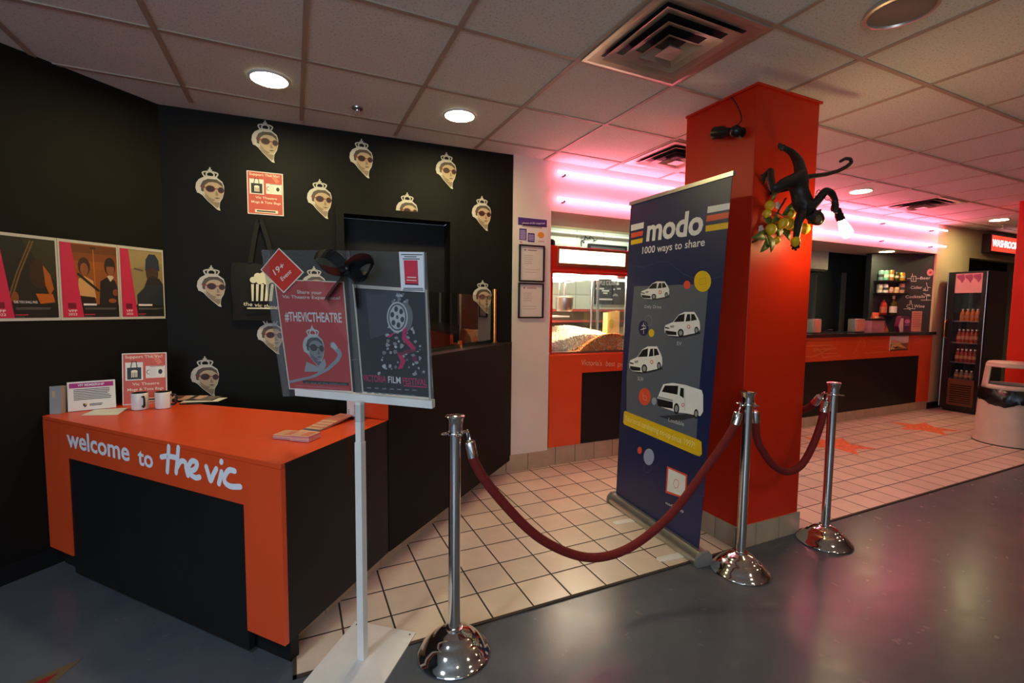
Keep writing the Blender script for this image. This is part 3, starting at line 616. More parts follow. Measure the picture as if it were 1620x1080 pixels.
# ------------------------------------------------------------------ merchandise posters
def support_poster(fr, u0, v0, w, h, name, label, cat='poster'):
    t = MB(); red = ink(206, 84, 66); cream = ink(240, 226, 200); wht = ink(234, 228, 216); blk = ink(38, 34, 32)
    R = lambda a, b, c, e, m, d: t.rect(fr, u0 + w * a, v0 + h * b, u0 + w * c, v0 + h * e, m, d)
    t.fbox(fr, u0, v0, u0 + w, v0 + h, 0.0005, 0.0025, wht)
    R(.025, .018, .975, .982, red, .0030); t.poly(fr, [(u0 + w * .6, v0 + h * .982), (u0 + w * .75, v0 + h * .982), (u0 + w * .9, v0 + h * .8), (u0 + w * .8, v0 + h * .76)], ink(222, 120, 96), .0032)
    T = lambda s, a, c, b, hh, m=cream: t.text(fr, s, (u0 + w * a, v0 + h * b), (u0 + w * c, v0 + h * b), h * hh, m, .0036, .01)
    T('Support The Vic!', .07, .90, .90, .058)
    R(.07, .47, .46, .82, wht, .0034); R(.52, .50, .96, .74, wht, .0034)
    R(.11, .49, .42, .72, blk, .0037); t.ribbon(fr, [(u0 + w * a, v0 + h * b) for a, b in ((.19, .72), (.22, .84), (.24, .84))], w * .02, blk, .0037); t.ribbon(fr, [(u0 + w * a, v0 + h * b) for a, b in ((.33, .72), (.31, .84), (.29, .84))], w * .02, blk, .0037)
    for k in range(4): R(.20 + .037 * k, .53, .222 + .037 * k, .63, cream, .0040)
    t.disc(fr, u0 + w * .267, v0 + h * .645, w * .075, h * .028, cream, .0040, 12)
    t.ring(fr, u0 + w * .60, v0 + h * .62, w * .05, w * .065, blk, .0037, 16, PI / 2, 1.5 * PI); R(.60, .53, .74, .71, ink(224, 220, 210), .0036)
    R(.62, .725, .93, .735, blk, .0037); t.disc(fr, u0 + w * .85, v0 + h * .62, w * .05, h * .05, blk, .0038, 8)
    T('Vic Theatre', .22, .82, .37, .052); T('Mugs & Tote Bags', .11, .92, .265, .052)
    R(.20, .045, .84, .115, cream, .0034); bars(t, fr, u0 + w * .25, v0 + h * .065, u0 + w * .8, v0 + h * .095, 1, blk, .0038, 1.0)
    return tag(t.build(name), label, cat)
u0, v1 = FA.px(390, 267); u1, v0 = FA.px(449, 342)
support_poster(FA, u0, v0, u1 - u0, v1 - v0 - 0.01, 'merchandise_poster', 'red mugs and tote bags poster taped high on the black booth wall')

#@TOTE
# ------------------------------------------------------------------ tote bag on the wall
ul, vtp = FA.px(366, 416); ur, vbt = FA.px(447, 507); tb = FA.off(0.02)
t = thing('tote_bag', 'black tote bag with a popcorn bucket print hanging on the wall', 'tote bag', FA.p((ul + ur) / 2, vtp, 0.02))
mb = MB(); n = 10; G = []
for i in range(n + 1):
    for j in range(n + 1):
        a, b = i / n, j / n; bul = 0.028 * math.sin(PI * a) ** .6 * math.sin(PI * (0.12 + b * 0.8)) + 0.004 * math.sin(9 * a + 5 * b)
        G.append(tb.p(ul + (ur - ul) * a + 0.006 * math.sin(7 * b), vbt + (vtp - vbt) * b + 0.004 * math.sin(6 * a), bul))
mb.add(G, [(i * (n + 1) + j, (i + 1) * (n + 1) + j, (i + 1) * (n + 1) + j + 1, i * (n + 1) + j + 1) for i in range(n) for j in range(n)], M_FABRICB)
mb.add([tb.p(ul, vbt, -0.012), tb.p(ur, vbt, -0.012), tb.p(ur, vtp, -0.012), tb.p(ul, vtp, -0.012)], [(3, 2, 1, 0)], M_FABRICB); mb.build('bag_body', t)
for dz in (0.0, 0.012):
    mb = MB(); P = [tb.p(*FA.px(x, y), dz) for x, y in ((397, 417), (402, 385), (409, 352), (414, 352), (425, 385), (432, 417))]; a = spline(P, 5)
    for i in range(len(a) - 1):
        s = FA.U * 0.014; mb.add([a[i] - s, a[i] + s, a[i + 1] + s, a[i + 1] - s, a[i] - s + FA.N * .003, a[i] + s + FA.N * .003, a[i + 1] + s + FA.N * .003, a[i + 1] - s + FA.N * .003], [(4, 5, 6, 7), (3, 2, 1, 0), (0, 4, 7, 3), (1, 2, 6, 5)], M_FABRICB)
    mb.build('handle', t)
cr = ink(236, 226, 190); mb = MB(); tf = tb.off(0.034)
TP = lambda x, y: FA.px(340 + x / 3.6, 340 + y / 3.6)
for k in range(5): mb.poly(tf, [TP(212 + 28 * k - 0, 395), TP(228 + 28 * k, 395), TP(226 + 26 * k, 490), TP(216 + 24 * k, 490)], cr, 0)
for x, y, r in ((225, 372, .022), (250, 352, .024), (280, 348, .024), (305, 355, .022), (330, 372, .02), (262, 375, .026), (300, 378, .026)): mb.disc(tf, *TP(x, y), r, r, cr, 0.0002 + x * 1e-6, 12)
for w_, a, b in (('the vic theatre', (168, 514), (395, 540)),): mb.text(tf, w_, TP(*a), TP(*b), 0.026, cr, 0.0003, 0.01)
bars(mb, tf, *TP(190, 534), *TP(360, 528), 1, cr, 0.0003, 1.0); mb.build('print', t)
mb = MB(); c = FA.p(*FA.px(411, 350), 0); mb.tube([c, c + FA.N * 0.05, c + FA.N * 0.055 + Z * 0.012], 0.004, M_PLASTICB, 8); tag(mb.build('wall_hook', at=c), 'small black hook holding up the tote bag', 'hook')

#@FILMPOSTERS
# ------------------------------------------------------------------ film posters on the left wall
def film_poster(ua, ub, va, vb, label, art):
    t = MB(); fr = LW; w, h = ub - ua, vb - va; wht = ink(206, 196, 178)
    P = lambda L: [(ua + w * a, va + h * b) for a, b in L]
    t.fbox(fr, ua, va, ub, vb, 0.0005, 0.005, wht)
    bg = {'car': ink(30, 25, 16), 'band': ink(150, 78, 22), 'hat': ink(150, 128, 84)}[art]
    t.poly(fr, P([(.03, .035), (.97, .035), (.97, .965), (.03, .965)]), bg, .0054)
    E = lambda a, b, ra, rb, m, d, n=20: t.disc(fr, ua + w * a, va + h * b, w * ra, h * rb, m, d, n)
    if art == 'car':
        t.poly(fr, P([(.5, .95), (.97, .95), (.97, .45), (.8, .6)]), ink(46, 42, 18), .0056); t.ribbon(fr, P([(.62, .93), (.42, .55), (.28, .22)]), .006, ink(110, 84, 46), .0058); t.ribbon(fr, P([(.66, .93), (.46, .55), (.32, .22)]), .006, ink(120, 88, 44), .0058)
        E(.72, .55, .13, .17, ink(56, 30, 14), .006); t.poly(fr, P([(.78, .66), (.88, .55), (.92, .38), (.86, .30), (.80, .42)]), ink(176, 88, 24), .0063); t.poly(fr, P([(.66, .32), (.90, .32), (.93, .22), (.72, .20)]), ink(190, 92, 20), .0062); E(.38, .27, .05, .07, ink(130, 70, 24), .006)
    elif art == 'band':
        for k, c_ in enumerate(((110, 54, 14), (134, 66, 16), (160, 82, 22))): t.poly(fr, P([(.2, .95 - .1 * k), (.97, .95 - .1 * k), (.97, .85 - .1 * k), (.2, .85 - .1 * k)]), ink(*c_), .0055)
        t.ribbon(fr, P([(.56, .93), (.57, .40)]), .004, ink(196, 120, 50), .0058); E(.56, .92, .05, .015, ink(70, 34, 10), .006)
        t.poly(fr, P([(.28, .30), (.30, .52), (.40, .56), (.54, .50), (.58, .28)]), ink(214, 156, 96), .0058); E(.40, .68, .10, .115, ink(66, 32, 16), .006); E(.40, .645, .065, .08, ink(150, 82, 44), .0063)
        t.poly(fr, P([(.28, .20), (.30, .31), (.56, .29), (.58, .20)]), ink(30, 20, 16), .006); t.ribbon(fr, P([(.30, .58), (.62, .38)]), .014, ink(36, 22, 14), .0064)
        t.poly(fr, P([(.63, .18), (.66, .50), (.78, .56), (.92, .52), (.96, .44), (.96, .18)]), ink(24, 20, 22), .006); t.poly(fr, P([(.78, .57), (.84, .50), (.90, .56), (.86, .60)]), ink(220, 190, 150), .0063)
        E(.84, .70, .10, .12, ink(40, 22, 14), .0062); E(.845, .665, .07, .085, ink(150, 84, 50), .0065); t.poly(fr, P([(.76, .70), (.93, .70), (.92, .76), (.78, .76)]), ink(40, 22, 14), .0067); E(.92, .36, .05, .045, ink(130, 70, 34), .0066); E(.86, .25, .07, .03, ink(150, 80, 30), .0066)
    else:
        t.poly(fr, P([(.22, .95), (.97, .95), (.97, .8), (.25, .7)]), ink(166, 142, 92), .0055); t.ribbon(fr, P([(.33, .70), (.50, .68)]), .01, ink(90, 74, 46), .0057)
        t.poly(fr, P([(.36, .18), (.36, .34), (.52, .44), (.60, .56), (.88, .58), (.97, .50), (.97, .18)]), ink(30, 36, 46), .006); E(.72, .66, .145, .16, ink(70, 44, 34), .0062); t.poly(fr, P([(.56, .68), (.58, .84), (.66, .92), (.80, .92), (.88, .84), (.90, .68), (.74, .74)]), ink(36, 46, 66), .0066)
        t.poly(fr, P([(.60, .56), (.74, .62), (.88, .57), (.88, .5), (.6, .48)]), ink(34, 30, 34), .0065); t.poly(fr, P([(.66, .60), (.80, .60), (.73, .575)]), ink(50, 28, 26), .0067)
    t.poly(fr, P([(.03, .035), (.97, .035), (.97, .20), (.03, .20)]), ink(20, 17, 17), .0068)
    t.poly(fr, P([(.03, .965), (.20, .965), (.36, .035), (.03, .035)]), ink(206, 34, 74), .0070)
    t.poly(fr, P([(.11, .145), (.24, .145), (.24, .215), (.11, .215)]), ink(120, 14, 40), .0072); wt = ink(236, 220, 214)
    t.text(fr, 'VFF', (ua + w * .11, va + h * .10), (ua + w * .25, va + h * .10), h * .03, wt, .0073, .01); t.text(fr, '2022', (ua + w * .11, va + h * .06), (ua + w * .25, va + h * .06), h * .028, wt, .0073, .01)
    if art == 'car': t.text(fr, 'THIS TOO SHALL PASS.', (ua + w * .355, va + h * .205), (ua + w * .68, va + h * .205), h * .028, wt, .0074, .012)
    elif art == 'band': bars(t, fr, ua + w * .36, va + h * .185, ua + w * .58, va + h * .21, 1, wt, .0074, 1.0)
    else: bars(t, fr, ua + w * .38, va + h * .185, ua + w * .70, va + h * .21, 1, wt, .0074, 1.0)
    g = ink(120, 112, 108)
    bars(t, fr, ua + w * .38, va + h * .125, ua + w * .93, va + h * .155, 2, g, .0073, .35); bars(t, fr, ua + w * .37, va + h * .065, ua + w * .55, va + h * .075, 1, ink(206, 34, 74), .0073, 1.0); bars(t, fr, ua + w * .37, va + h * .045, ua + w * .5, va + h * .05, 1, g, .0073, 1.0)
    return tag(t.build('film_poster'), label, 'poster', 'film festival posters')
e = [LW.px(92.5, 445)[0], LW.px(188, 445)[0], LC - 0.012]; pw = e[1] - e[0]; zt, zb_ = 1.778, 1.335
film_poster(e[0] - pw - 0.004, e[0] - 0.001, zb_, zt, 'leftmost film poster, a face glowing in a dark car window', 'car')
film_poster(e[0] + 0.001, e[1] - 0.001, zb_, zt, 'middle film poster, two musicians against orange light', 'band')
film_poster(e[1] + 0.001, e[2], zb_, zt, 'right film poster, a person in a dark blue woollen hat', 'hat')
#@BANNER
# ------------------------------------------------------------------ roll-up banner
BA, BB = V3((2.126, 2.738, 0)), V3((2.054, 1.824, 0)); bU = (BB - BA).normalized(); bN = bU.cross(Z)
le = math.radians(2.4); BN = Fr(BA, bU, Z * math.cos(le) - bN * math.sin(le))
ban = thing('rollup_banner', 'tall dark blue car sharing roll-up banner beside the orange pillar', 'banner', (2.09, 2.28, 0))
NAVY, GREYP, YEL, ORR, WHT = ink(24, 35, 80, .4), ink(90, 96, 110, .4), ink(226, 186, 28, .4), ink(222, 82, 52, .4), ink(232, 232, 232, .4)
qd = [BN.px(*q) for q in ((974.5, 783), (1104, 882), (1158.5, 277), (998, 324))]
mb = MB(); mb.prism(BN, qd, -0.003, 0.0, NAVY)
A_ = lambda x, y: (960 + x / 3.177, 260 + y / 3.177)
B_ = lambda x, y: (960 + x / 3.373, 600 + y / 3.373)
def bp(L, m, d, f=A_): mb.ppoly(BN, [f(*q) for q in L], m, d)
def bd(x, y, rx, ry, m, d, f=A_, n=24):
    P = [f(x + rx * math.cos(2 * PI * k / n), y + ry * math.sin(2 * PI * k / n)) for k in range(n)]; mb.ppoly(BN, P[::-1], m, d)
def bl(L, w, m, d, f=A_): mb.ribbon(BN, [BN.px(*f(*q)) for q in L], w, m, d)
mb.ppoly(BN, [A_(138, 612), A_(100, 1060), B_(106, 196), B_(478, 318), A_(470, 1070), A_(512, 600)], GREYP, 0.0006)
for m, L in ((WHT, [(122, 305), (187, 290), (185, 320), (122, 335)]), (ORR, [(122, 346), (183, 333), (180, 357), (122, 370)]), (YEL, [(122, 381), (182, 370), (178, 393), (121, 405)]),
             (WHT, [(508, 212), (619, 193), (617, 225), (505, 245)]), (ORR, [(503, 258), (615, 238), (612, 268), (500, 288)]), (YEL, [(498, 308), (611, 290), (609, 322), (496, 338)])): bp(L, m, 0.0006)
def btext(s, a, b, top, m=WHT, bold=0.0, f=A_, d=0.0012): mb.ptext(BN, s, f(*a), f(*b), f(*top), m, d, bold)
btext('modo', (198, 388), (480, 352), (198, 276), bold=0.03); btext('1000 ways to share', (178, 450), (492, 409), (178, 416), bold=0.012)
bl([(125, 508), (190, 516), (260, 488), (310, 490), (370, 540), (430, 570), (520, 575), (590, 560)], 0.002, ink(70, 84, 128), 0.0007)
bd(404, 605, 17, 21, ORR, 0.001); bd(482, 587, 43, 53, YEL, 0.001); bl([(468, 575), (498, 570), (498, 600), (468, 605), (468, 575)], 0.004, ink(200, 160, 24), 0.0013)
bd(185, 823, 25, 39, NAVY, 0.001); bl([(172, 830), (198, 822)], .005, WHT, .0013); bl([(185, 795), (186, 850)], .004, WHT, .0013); bl([(176, 812), (186, 806), (196, 815)], .004, WHT, .0013)
bl([(210 + 18 * math.cos(k * .4), 785 + 26 * math.sin(k * .4)) for k in range(17)], .002, ink(150, 156, 170), .0012); bd(225, 847, 14, 20, YEL, .0012)
CARW, CARD, CARM = ink(232, 232, 234, .4), ink(22, 23, 28, .4), ink(150, 152, 158, .4)
def car_art(x0, y0, x1, y1, van=False, f=A_, sk=0.0):
    q = lambda L: [(x0 + (x1 - x0) * a, y0 + (y1 - y0) * (b + sk * (a - .5))) for a, b in L]
    bp(q([(.02, .90), (.30, 1.02), (.60, 1.0), (1.02, .86), (.98, .78), (.5, .86)]), ink(52, 54, 62, .4), .0010, f)
    if not van:
        bp(q([(0, .66), (.03, .54), (.24, .42), (.40, .14), (.56, .03), (.84, .03), (.94, .26), (.99, .42), (1, .68), (.94, .82), (.60, .92), (.40, .97), (.10, .93), (.01, .82)]), CARW, .0014, f)
        bp(q([(.26, .42), (.41, .16), (.57, .10), (.55, .40)]), CARD, .0018, f); bp(q([(.59, .40), (.64, .12), (.72, .11), (.73, .38)]), CARD, .0018, f); bp(q([(.75, .38), (.75, .11), (.84, .12), (.91, .33)]), CARD, .0018, f)
        bp(q([(.03, .74), (.34, .80), (.34, .92), (.10, .91), (.03, .84)]), CARD, .0017, f); bp(q([(.16, .56), (.28, .54), (.26, .63), (.17, .64)]), CARM, .0018, f); bp(q([(.02, .60), (.14, .64), (.14, .68), (.02, .66)]), CARD, .0018, f)
        ws = ((.46, .84, .085, .16), (.90, .74, .06, .145))
    else:
        bp(q([(0, .42), (.05, .27), (.13, .04), (.34, .0), (.62, .06), (.97, .20), (1, .34), (1, .78), (.94, .90), (.60, .82), (.42, .80), (.10, .66), (.02, .60)]), CARW, .0014, f)
        bp(q([(.10, .24), (.17, .07), (.46, .08), (.44, .32)]), CARD, .0018, f); bp(q([(.49, .34), (.51, .13), (.58, .15), (.58, .42)]), CARD, .0018, f)
        bp(q([(0, .42), (.34, .52), (.34, .70), (.12, .66), (.01, .62)]), CARD, .0017, f); bp(q([(.02, .36), (.34, .46), (.34, .50), (.02, .41)]), CARM, .0018, f); bl(q([(.60, .16), (.60, .76)]), .002, CARM, .0018, f)
        ws = ((.42, .70, .06, .15), (.85, .84, .05, .13))
    for cx, cy, rx, ry in ws:
        X, Y_ = q([(cx, cy)])[0]; W_, H_ = (x1 - x0), (y1 - y0); bd(X, Y_, rx * W_, ry * H_, CARD, .0021, f, 18); bd(X, Y_, rx * W_ * .6, ry * H_ * .62, CARM, .0024, f, 14)
    X, Y_ = q([(.56 if van else .68, .60)])[0]; bd(X, Y_, 8, 10, ORR, .0021, f, 14); bd(X, Y_, 5, 6, CARW, .0024, f, 12)
car_art(172, 585, 315, 680); car_art(290, 737, 470, 868); car_art(113, 910, 280, 1048); car_art(270, 18, 515, 215, True, B_)
LG = ink(196, 198, 206)
btext('Daily Drive', (190, 721), (274, 724), (190, 706), LG); btext('EV', (353, 908), (376, 909), (353, 890), LG); btext('SUV', (165, 4), (196, 10), (165, -16), LG, f=B_); btext('Loadable', (330, 224), (412, 249), (330, 204), LG, f=B_)
bd(203, 92, 32, 46, ORR, .001, B_); bl([(192, 70), (196, 108), (214, 112), (210, 88), (194, 88)], .003, ink(240, 170, 140), .0013, B_); bd(253, 116, 13, 20, ink(150, 158, 176), .0012, B_)
bp([(92, 174), (98, 168), (490, 322), (506, 334), (508, 398), (496, 410), (480, 406), (94, 240), (88, 230)], YEL, .0010, B_)
btext('Your local carsharing co-op since 1997!', (97, 216), (468, 369), (97, 188), ink(246, 226, 150), f=B_, d=.0014)
bd(176, 378, 12, 19, ORR, .001, B_); bd(225, 413, 28, 44, ink(150, 160, 190), .001, B_); bl([(218 + 20 * math.cos(k * .4), 470 + 26 * math.sin(k * .4)) for k in range(17)], .002, ink(90, 104, 150), .0009, B_)
bp([(322, 462), (430, 508), (424, 640), (314, 604)], ORR, .001, B_); bp([(330, 474), (422, 516), (416, 628), (322, 594)], WHT, .0013, B_)
bl([(371 + 14 * math.cos(k * .4), 556 + 24 * math.sin(k * .4)) for k in range(17)], .003, ORR, .0016, B_)
btext('modo.coop', (315, 664), (410, 712), (315, 648), f=B_); bl([(450, 620), (520, 622)], .002, ink(70, 84, 128), .0008, B_)
mb.build('graphic_panel', ban)
mb = MB(); a, b = V3(qd[3] + (0,)), V3(qd[2] + (0,)); t_ = (b - a).normalized(); n_ = V3((-t_.y, t_.x, 0)); e0, e1 = a - t_ * .012, b + t_ * .012
mb.prism(BN, [(e0 - n_ * .004).to_2d()[:], (e1 - n_ * .004).to_2d()[:], (e1 + n_ * .020).to_2d()[:], (e0 + n_ * .020).to_2d()[:]], -0.012, 0.008, M_ALU); mb.build('top_rail', ban)
BG = Fr(BA, bU, Z); mb = MB(); nb = (BB - BA).length * .965
BX = Fr(BA - bU * .01, bN, Z)                    # profile of the base, swept along the banner
mb.prism(BX, [(-.05, 0), (.045, 0), (.05, .02), (.045, .05), (.02, .075), (-.03, .075), (-.05, .05)], 0, -(nb + .02), M_ALU) if BX.N.dot(bU) < 0 else mb.prism(BX, [(-.05, 0), (.045, 0), (.05, .02), (.045, .05), (.02, .075), (-.03, .075), (-.05, .05)], 0, nb + .02, M_ALU)
mb.build('base_housing', ban)
for u in (-0.022, nb + 0.006):
    mb = MB(); sg = BX.N.dot(bU)
    mb.prism(BX, [(-.055, 0), (.05, 0), (.056, .02), (.05, .054), (.022, .08), (-.034, .08), (-.055, .054)], (u + .01) * sg, (u + .028) * sg, mat('grey_cap', (120, 118, 116), .4)); mb.build('end_cap', ban)
for tip in ((970.5, 828), (1040, 886)):
    q = at_z(*tip, 0.004); u = (q - BA).dot(bU); d1_ = (q - BA).dot(bN); mb = MB(); fr = Fr(BA + Z * 0.004, bU, -bN)
    P = [(u - .024, 0.04), (u + .024, 0.04)] + [(u + .024 * math.cos(k * PI / 8), -d1_ + .024 - .024 * math.sin(k * PI / 8)) for k in range(9)]
    fr2 = Fr(BA + Z * .004, bU, bN); mb.prism(fr2, [(a, -b) for a, b in P], -.004, .004, M_WHITEM); mb.build('foot', ban)
mb = MB(); c = BN.p((qd[0][0] + qd[1][0]) / 2, 0.05, -0.02); mb.tube([c, BN.p((qd[0][0] + qd[1][0]) / 2, 2.15, -0.012)], 0.008, M_ALU, 10); mb.build('support_pole', ban)

#@STAND
# ------------------------------------------------------------------ poster stand
SA, SB = at_z(470, 613, 1.085), at_z(686, 632, 1.085); sD = (SB - SA).normalized(); sN = sD.cross(Z); l5 = math.radians(5)
SF = Fr(SA, sD, Z * math.cos(l5) + sN * math.sin(l5))
stand = thing('poster_stand', 'white pole stand with a clear double poster holder', 'sign stand', (0.228, 1.888, 0))
Q = lambda x, y: (400 + x / 3.857, 380 + y / 3.857)
bu0, bu1 = SF.px(470, 620)[0], SF.px(686, 640)[0]; bv0, bv1 = SF.px(686, 645)[1], SF.px(686, 632.5)[1]
mb = MB(); mb.fbox(SF, bu0, bv0, bu1, bv1, -0.012, 0.012, M_WHITEM); mb.build('bottom_channel', stand, bevel=0.002)
def bar2(mb, x, y, z0, z1, w, m):
    fr = Fr((x, y, 0), sD, Z); mb.fbox(fr, -w / 2, z0, w / 2, z1, -w / 2, w / 2, m)
mb = MB(); bar2(mb, .228, 1.888, 0.008, 0.90, 0.030, M_WHITEM); mb.build('lower_pole', stand, bevel=.002)
mb = MB(); bar2(mb, .228, 1.888, 0.90, SF.p(bu0, bv0)[2] + .005, 0.025, M_WHITEM); mb.build('upper_pole', stand, bevel=.002)
mb = MB(); P = [V3((.228, 1.888, SF.p(0, bv0)[2] - .07)), V3((.228, 1.888, SF.p(0, bv0)[2] - .005))]; mb.tube(P, 0.021, M_TAPE, 12); mb.build('tape_wrap', stand)
pa, pb = at_z(562, 985), at_z(658, 1003); pv = (at_z(482, 1080) - pa).normalized(); pl_ = 0.52
mb = MB(); mb.prism(Fr(pa, pb - pa, pv), [(0, 0), ((pb - pa).length, 0), ((pb - pa).length, pl_), (0, pl_)], -0.008 if Fr(pa, pb - pa, pv).N.z > 0 else 0.0, 0.0 if Fr(pa, pb - pa, pv).N.z > 0 else 0.008, M_WHITEM); plate = mb.build('base_plate', stand)
for o in (plate,):
    for v in o.data.vertices: v.co.z += 0.009 - max(w.co.z for w in o.data.vertices) if False else 0.0
plate.location.z += 0.009 if min(v.co.z for v in plate.data.vertices) < -0.004 else 0.0
for a, b in ((.02, .02), ((pb - pa).length - .02, .02)):
    mb = MB(); c = pa + (pb - pa).normalized() * a + pv * b; mb.lathe([(.004, .0095), (.004, .0105), (.0001, .0105)], M_DARK, (c.x, c.y, 0), 8); mb.build('screw_hole', stand)
mb = MB(); mb.prism(SF, [SF.px(*q) for q in ((450, 626), (573, 625), (554, 396), (416, 395))], 0.004, 0.007, M_ACRYL); mb.build('left_sheet', stand)
mb = MB(); mb.prism(SF, [SF.px(*q) for q in ((571, 625), (686, 634), (674, 399), (555, 396))], 0.000, 0.003, M_ACRYL); mb.build('right_sheet', stand)
for q in (((450, 626), (457, 626), (425, 396), (416, 395)), ((565, 625), (573, 625), (557, 420), (551, 396)), ((680, 633), (686, 634), (674, 399), (671, 399))):
    mb = MB(); mb.prism(SF, [SF.px(*k) for k in q], -0.004, 0.009, M_TAPE); mb.build('edge_strip', stand)
# posters held in the stand
RED, CRM, DK = ink(196, 58, 54, .35), ink(236, 222, 206, .35), ink(36, 38, 46, .35)
mb = MB(); fr = SF.off(-0.0005)
def st_poly(L, m, d): mb.ppoly(fr, [Q(*q) for q in L][::-1], m, d)
def st_text(s, a, b, top, m, bold=0.0, d=.0020): mb.ptext(fr, s, Q(*a), Q(*b), Q(*top), m, d, bold)
mb.prism(fr, [fr.px(*Q(*q)) for q in ((222, 908), (612, 926), (556, 252), (130, 236))], 0, .001, CRM)
st_poly([(138, 243), (550, 258), (605, 918), (229, 901)], RED, .0013)
st_poly([(310, 246), (420, 250), (560, 420), (585, 640), (480, 460)], ink(206, 78, 70, .35), .0015)
st_text('Share your', (272, 324), (424, 330), (272, 303), CRM, .012); st_text('Vic Theatre Experience!', (182, 352), (535, 362), (182, 333), CRM, .012)
st_text('#THEVICTHEATRE', (200, 492), (546, 502), (202, 436), ink(232, 226, 222), .02)
GPAL = (ink(190, 192, 192), ink(140, 140, 140), ink(78, 78, 80), ink(70, 58, 56), ink(46, 42, 42), ink(104, 104, 106), ink(206, 208, 208))
ug, vg = fr.px(*Q(440, 790)); ug0, vg0 = fr.px(*Q(300, 520)); face_art(mb, fr, ug0 - .004, vg, ug - ug0 + .014, vg0 - vg, .0016, GPAL)
st_poly([(318, 800), (330, 740), (400, 770), (440, 720), (452, 760), (430, 800)], ink(160, 162, 164), .0030)
st_poly([(222, 856), (360, 826), (450, 780), (510, 724), (524, 694), (492, 662), (474, 634), (482, 618), (500, 630), (540, 672), (548, 700), (530, 736), (470, 790), (380, 836), (226, 872)], ink(150, 156, 164), .0031)
st_poly([(478, 650), (486, 622), (500, 622), (520, 650), (512, 668)], ink(190, 192, 192), .0033)
st_poly([(306, 852), (586, 868), (588, 886), (310, 872)], DK, .0020); st_text('on any of the platforms', (322, 871), (574, 883), (322, 860), ink(150, 146, 146, .35), 0, .0023)
st_text('www.victoriafilmfestival.com', (262, 888), (584, 912), (263, 877), ink(226, 140, 140))
tag(mb.build('selfie_poster'), 'red hashtag poster in the left half of the clear poster stand', 'poster')
mb = MB(); fr = SF.off(-0.0045)
mb.prism(fr, [fr.px(*Q(*q)) for q in ((668, 930), (1086, 968), (1062, 300), (608, 268))], 0, .001, CRM)
st_poly([(622, 290), (1052, 318), (1076, 958), (676, 922)], ink(24, 26, 34, .35), .0013)
st_poly([(690, 300), (900, 310), (860, 560), (720, 600)], ink(58, 62, 70, .35), .0015)
random.seed(11)
for k in range(110):
    t_ = random.random(); x = 900 + (random.random() - .5) * (70 + 230 * t_) + 20 * t_; y = 325 + 490 * t_; r = random.uniform(4, 15); g_ = random.randint(110, 205)
    st_poly([(x + r * random.uniform(.5, 1.3) * math.cos(a), y + r * random.uniform(.5, 1.3) * math.sin(a)) for a in (0, 1, 2.1, 3.2, 4.2, 5.3)], ink(g_, g_, g_ + 2, .35), .0017 + k * 3e-6)
def st_disc(x, y, rx, ry, m, d, n=22): mb.ppoly(fr, [Q(x + rx * math.cos(2 * PI * k / n), y - ry * math.sin(2 * PI * k / n)) for k in range(n)], m, d)
st_disc(928, 470, 50, 92, ink(110, 112, 114), .0022); st_disc(884, 468, 64, 94, ink(206, 206, 204), .0024); st_disc(884, 468, 56, 84, ink(84, 84, 88), .0026); st_disc(884, 468, 48, 74, ink(200, 200, 198), .0027)
for k in range(6): a = k * PI / 3 + .3; st_disc(884 + 32 * math.cos(a), 468 + 50 * math.sin(a), 12, 17, ink(50, 52, 58), .0029, 12)
st_disc(884, 468, 8, 12, ink(60, 60, 64), .0030, 12)
PK = ink(206, 24, 92, .35); DP = ink(130, 16, 60, .35)
for L, m in (([(920, 540), (945, 530), (938, 590), (1000, 655), (985, 680), (912, 600)], PK), ([(985, 655), (1000, 675), (905, 700), (880, 690)], DP), ([(880, 680), (910, 690), (935, 735), (915, 780), (888, 785), (905, 740)], PK), ([(820, 585), (866, 560), (858, 578), (836, 592)], PK), ([(975, 710), (1000, 700), (1004, 740), (980, 735)], DP)): st_poly(L, m, .0032)
for y in (560, 590, 620): st_poly([(930, y), (938, y - 2), (940, y + 8), (932, y + 10)], DP, .0034)
st_text('VICTORIA', (676, 858), (818, 867), (676, 818), PK, .012, .0034); st_text('FILM', (830, 868), (906, 873), (830, 828), ink(232, 230, 228), .012, .0034); st_text('FESTIVAL', (919, 876), (1067, 886), (919, 836), PK, .012, .0034)
st_poly([(922, 882), (1068, 892), (1068, 898), (922, 888)], PK, .0033); gy = ink(130, 130, 134)
for k in range(7): st_poly([(700 + 46 * k, 895 + 2.4 * k), (724 + 46 * k, 896 + 2.4 * k), (724 + 46 * k, 903 + 2.4 * k), (700 + 46 * k, 902 + 2.4 * k)], gy, .003); st_poly([(700 + 44 * k, 924 + 3 * k), (728 + 44 * k, 925 + 3 * k), (728 + 44 * k, 932 + 3 * k), (700 + 44 * k, 931 + 3 * k)], gy, .003)
tag(mb.build('film_festival_poster'), 'black film festival poster with a film reel in the right half of the stand', 'poster')
mb = MB(); fr = SF.off(0.0035)
mb.prism(fr, [fr.px(*Q(*q)) for q in ((906, 308), (1050, 314), (1046, 72), (892, 70))], 0, .001, WHT)
st_poly([(921, 121), (1006, 122), (1012, 274), (930, 270)], ink(214, 52, 72), .0013); st_poly([(930, 262), (1012, 266), (1012, 274), (930, 270)], ink(60, 20, 50), .0015)
st_poly([(944, 222), (998, 224), (998, 230), (944, 228)], CRM, .0015); st_poly([(940, 240), (1000, 243), (1000, 248), (940, 245)], CRM, .0015)
for y, a, b in ((84, 905, 1035), (97, 925, 1000), (110, 915, 1020), (290, 920, 1040), (300, 915, 1042)): st_poly([(a, y), (b, y + 1), (b, y + 7), (a, y + 6)], ink(70, 76, 76), .0013)
tag(mb.build('notice_card'), 'small white card with a red panel in the top right corner of the poster stand', 'notice')
mb = MB(); fr = SF.off(0.0075)
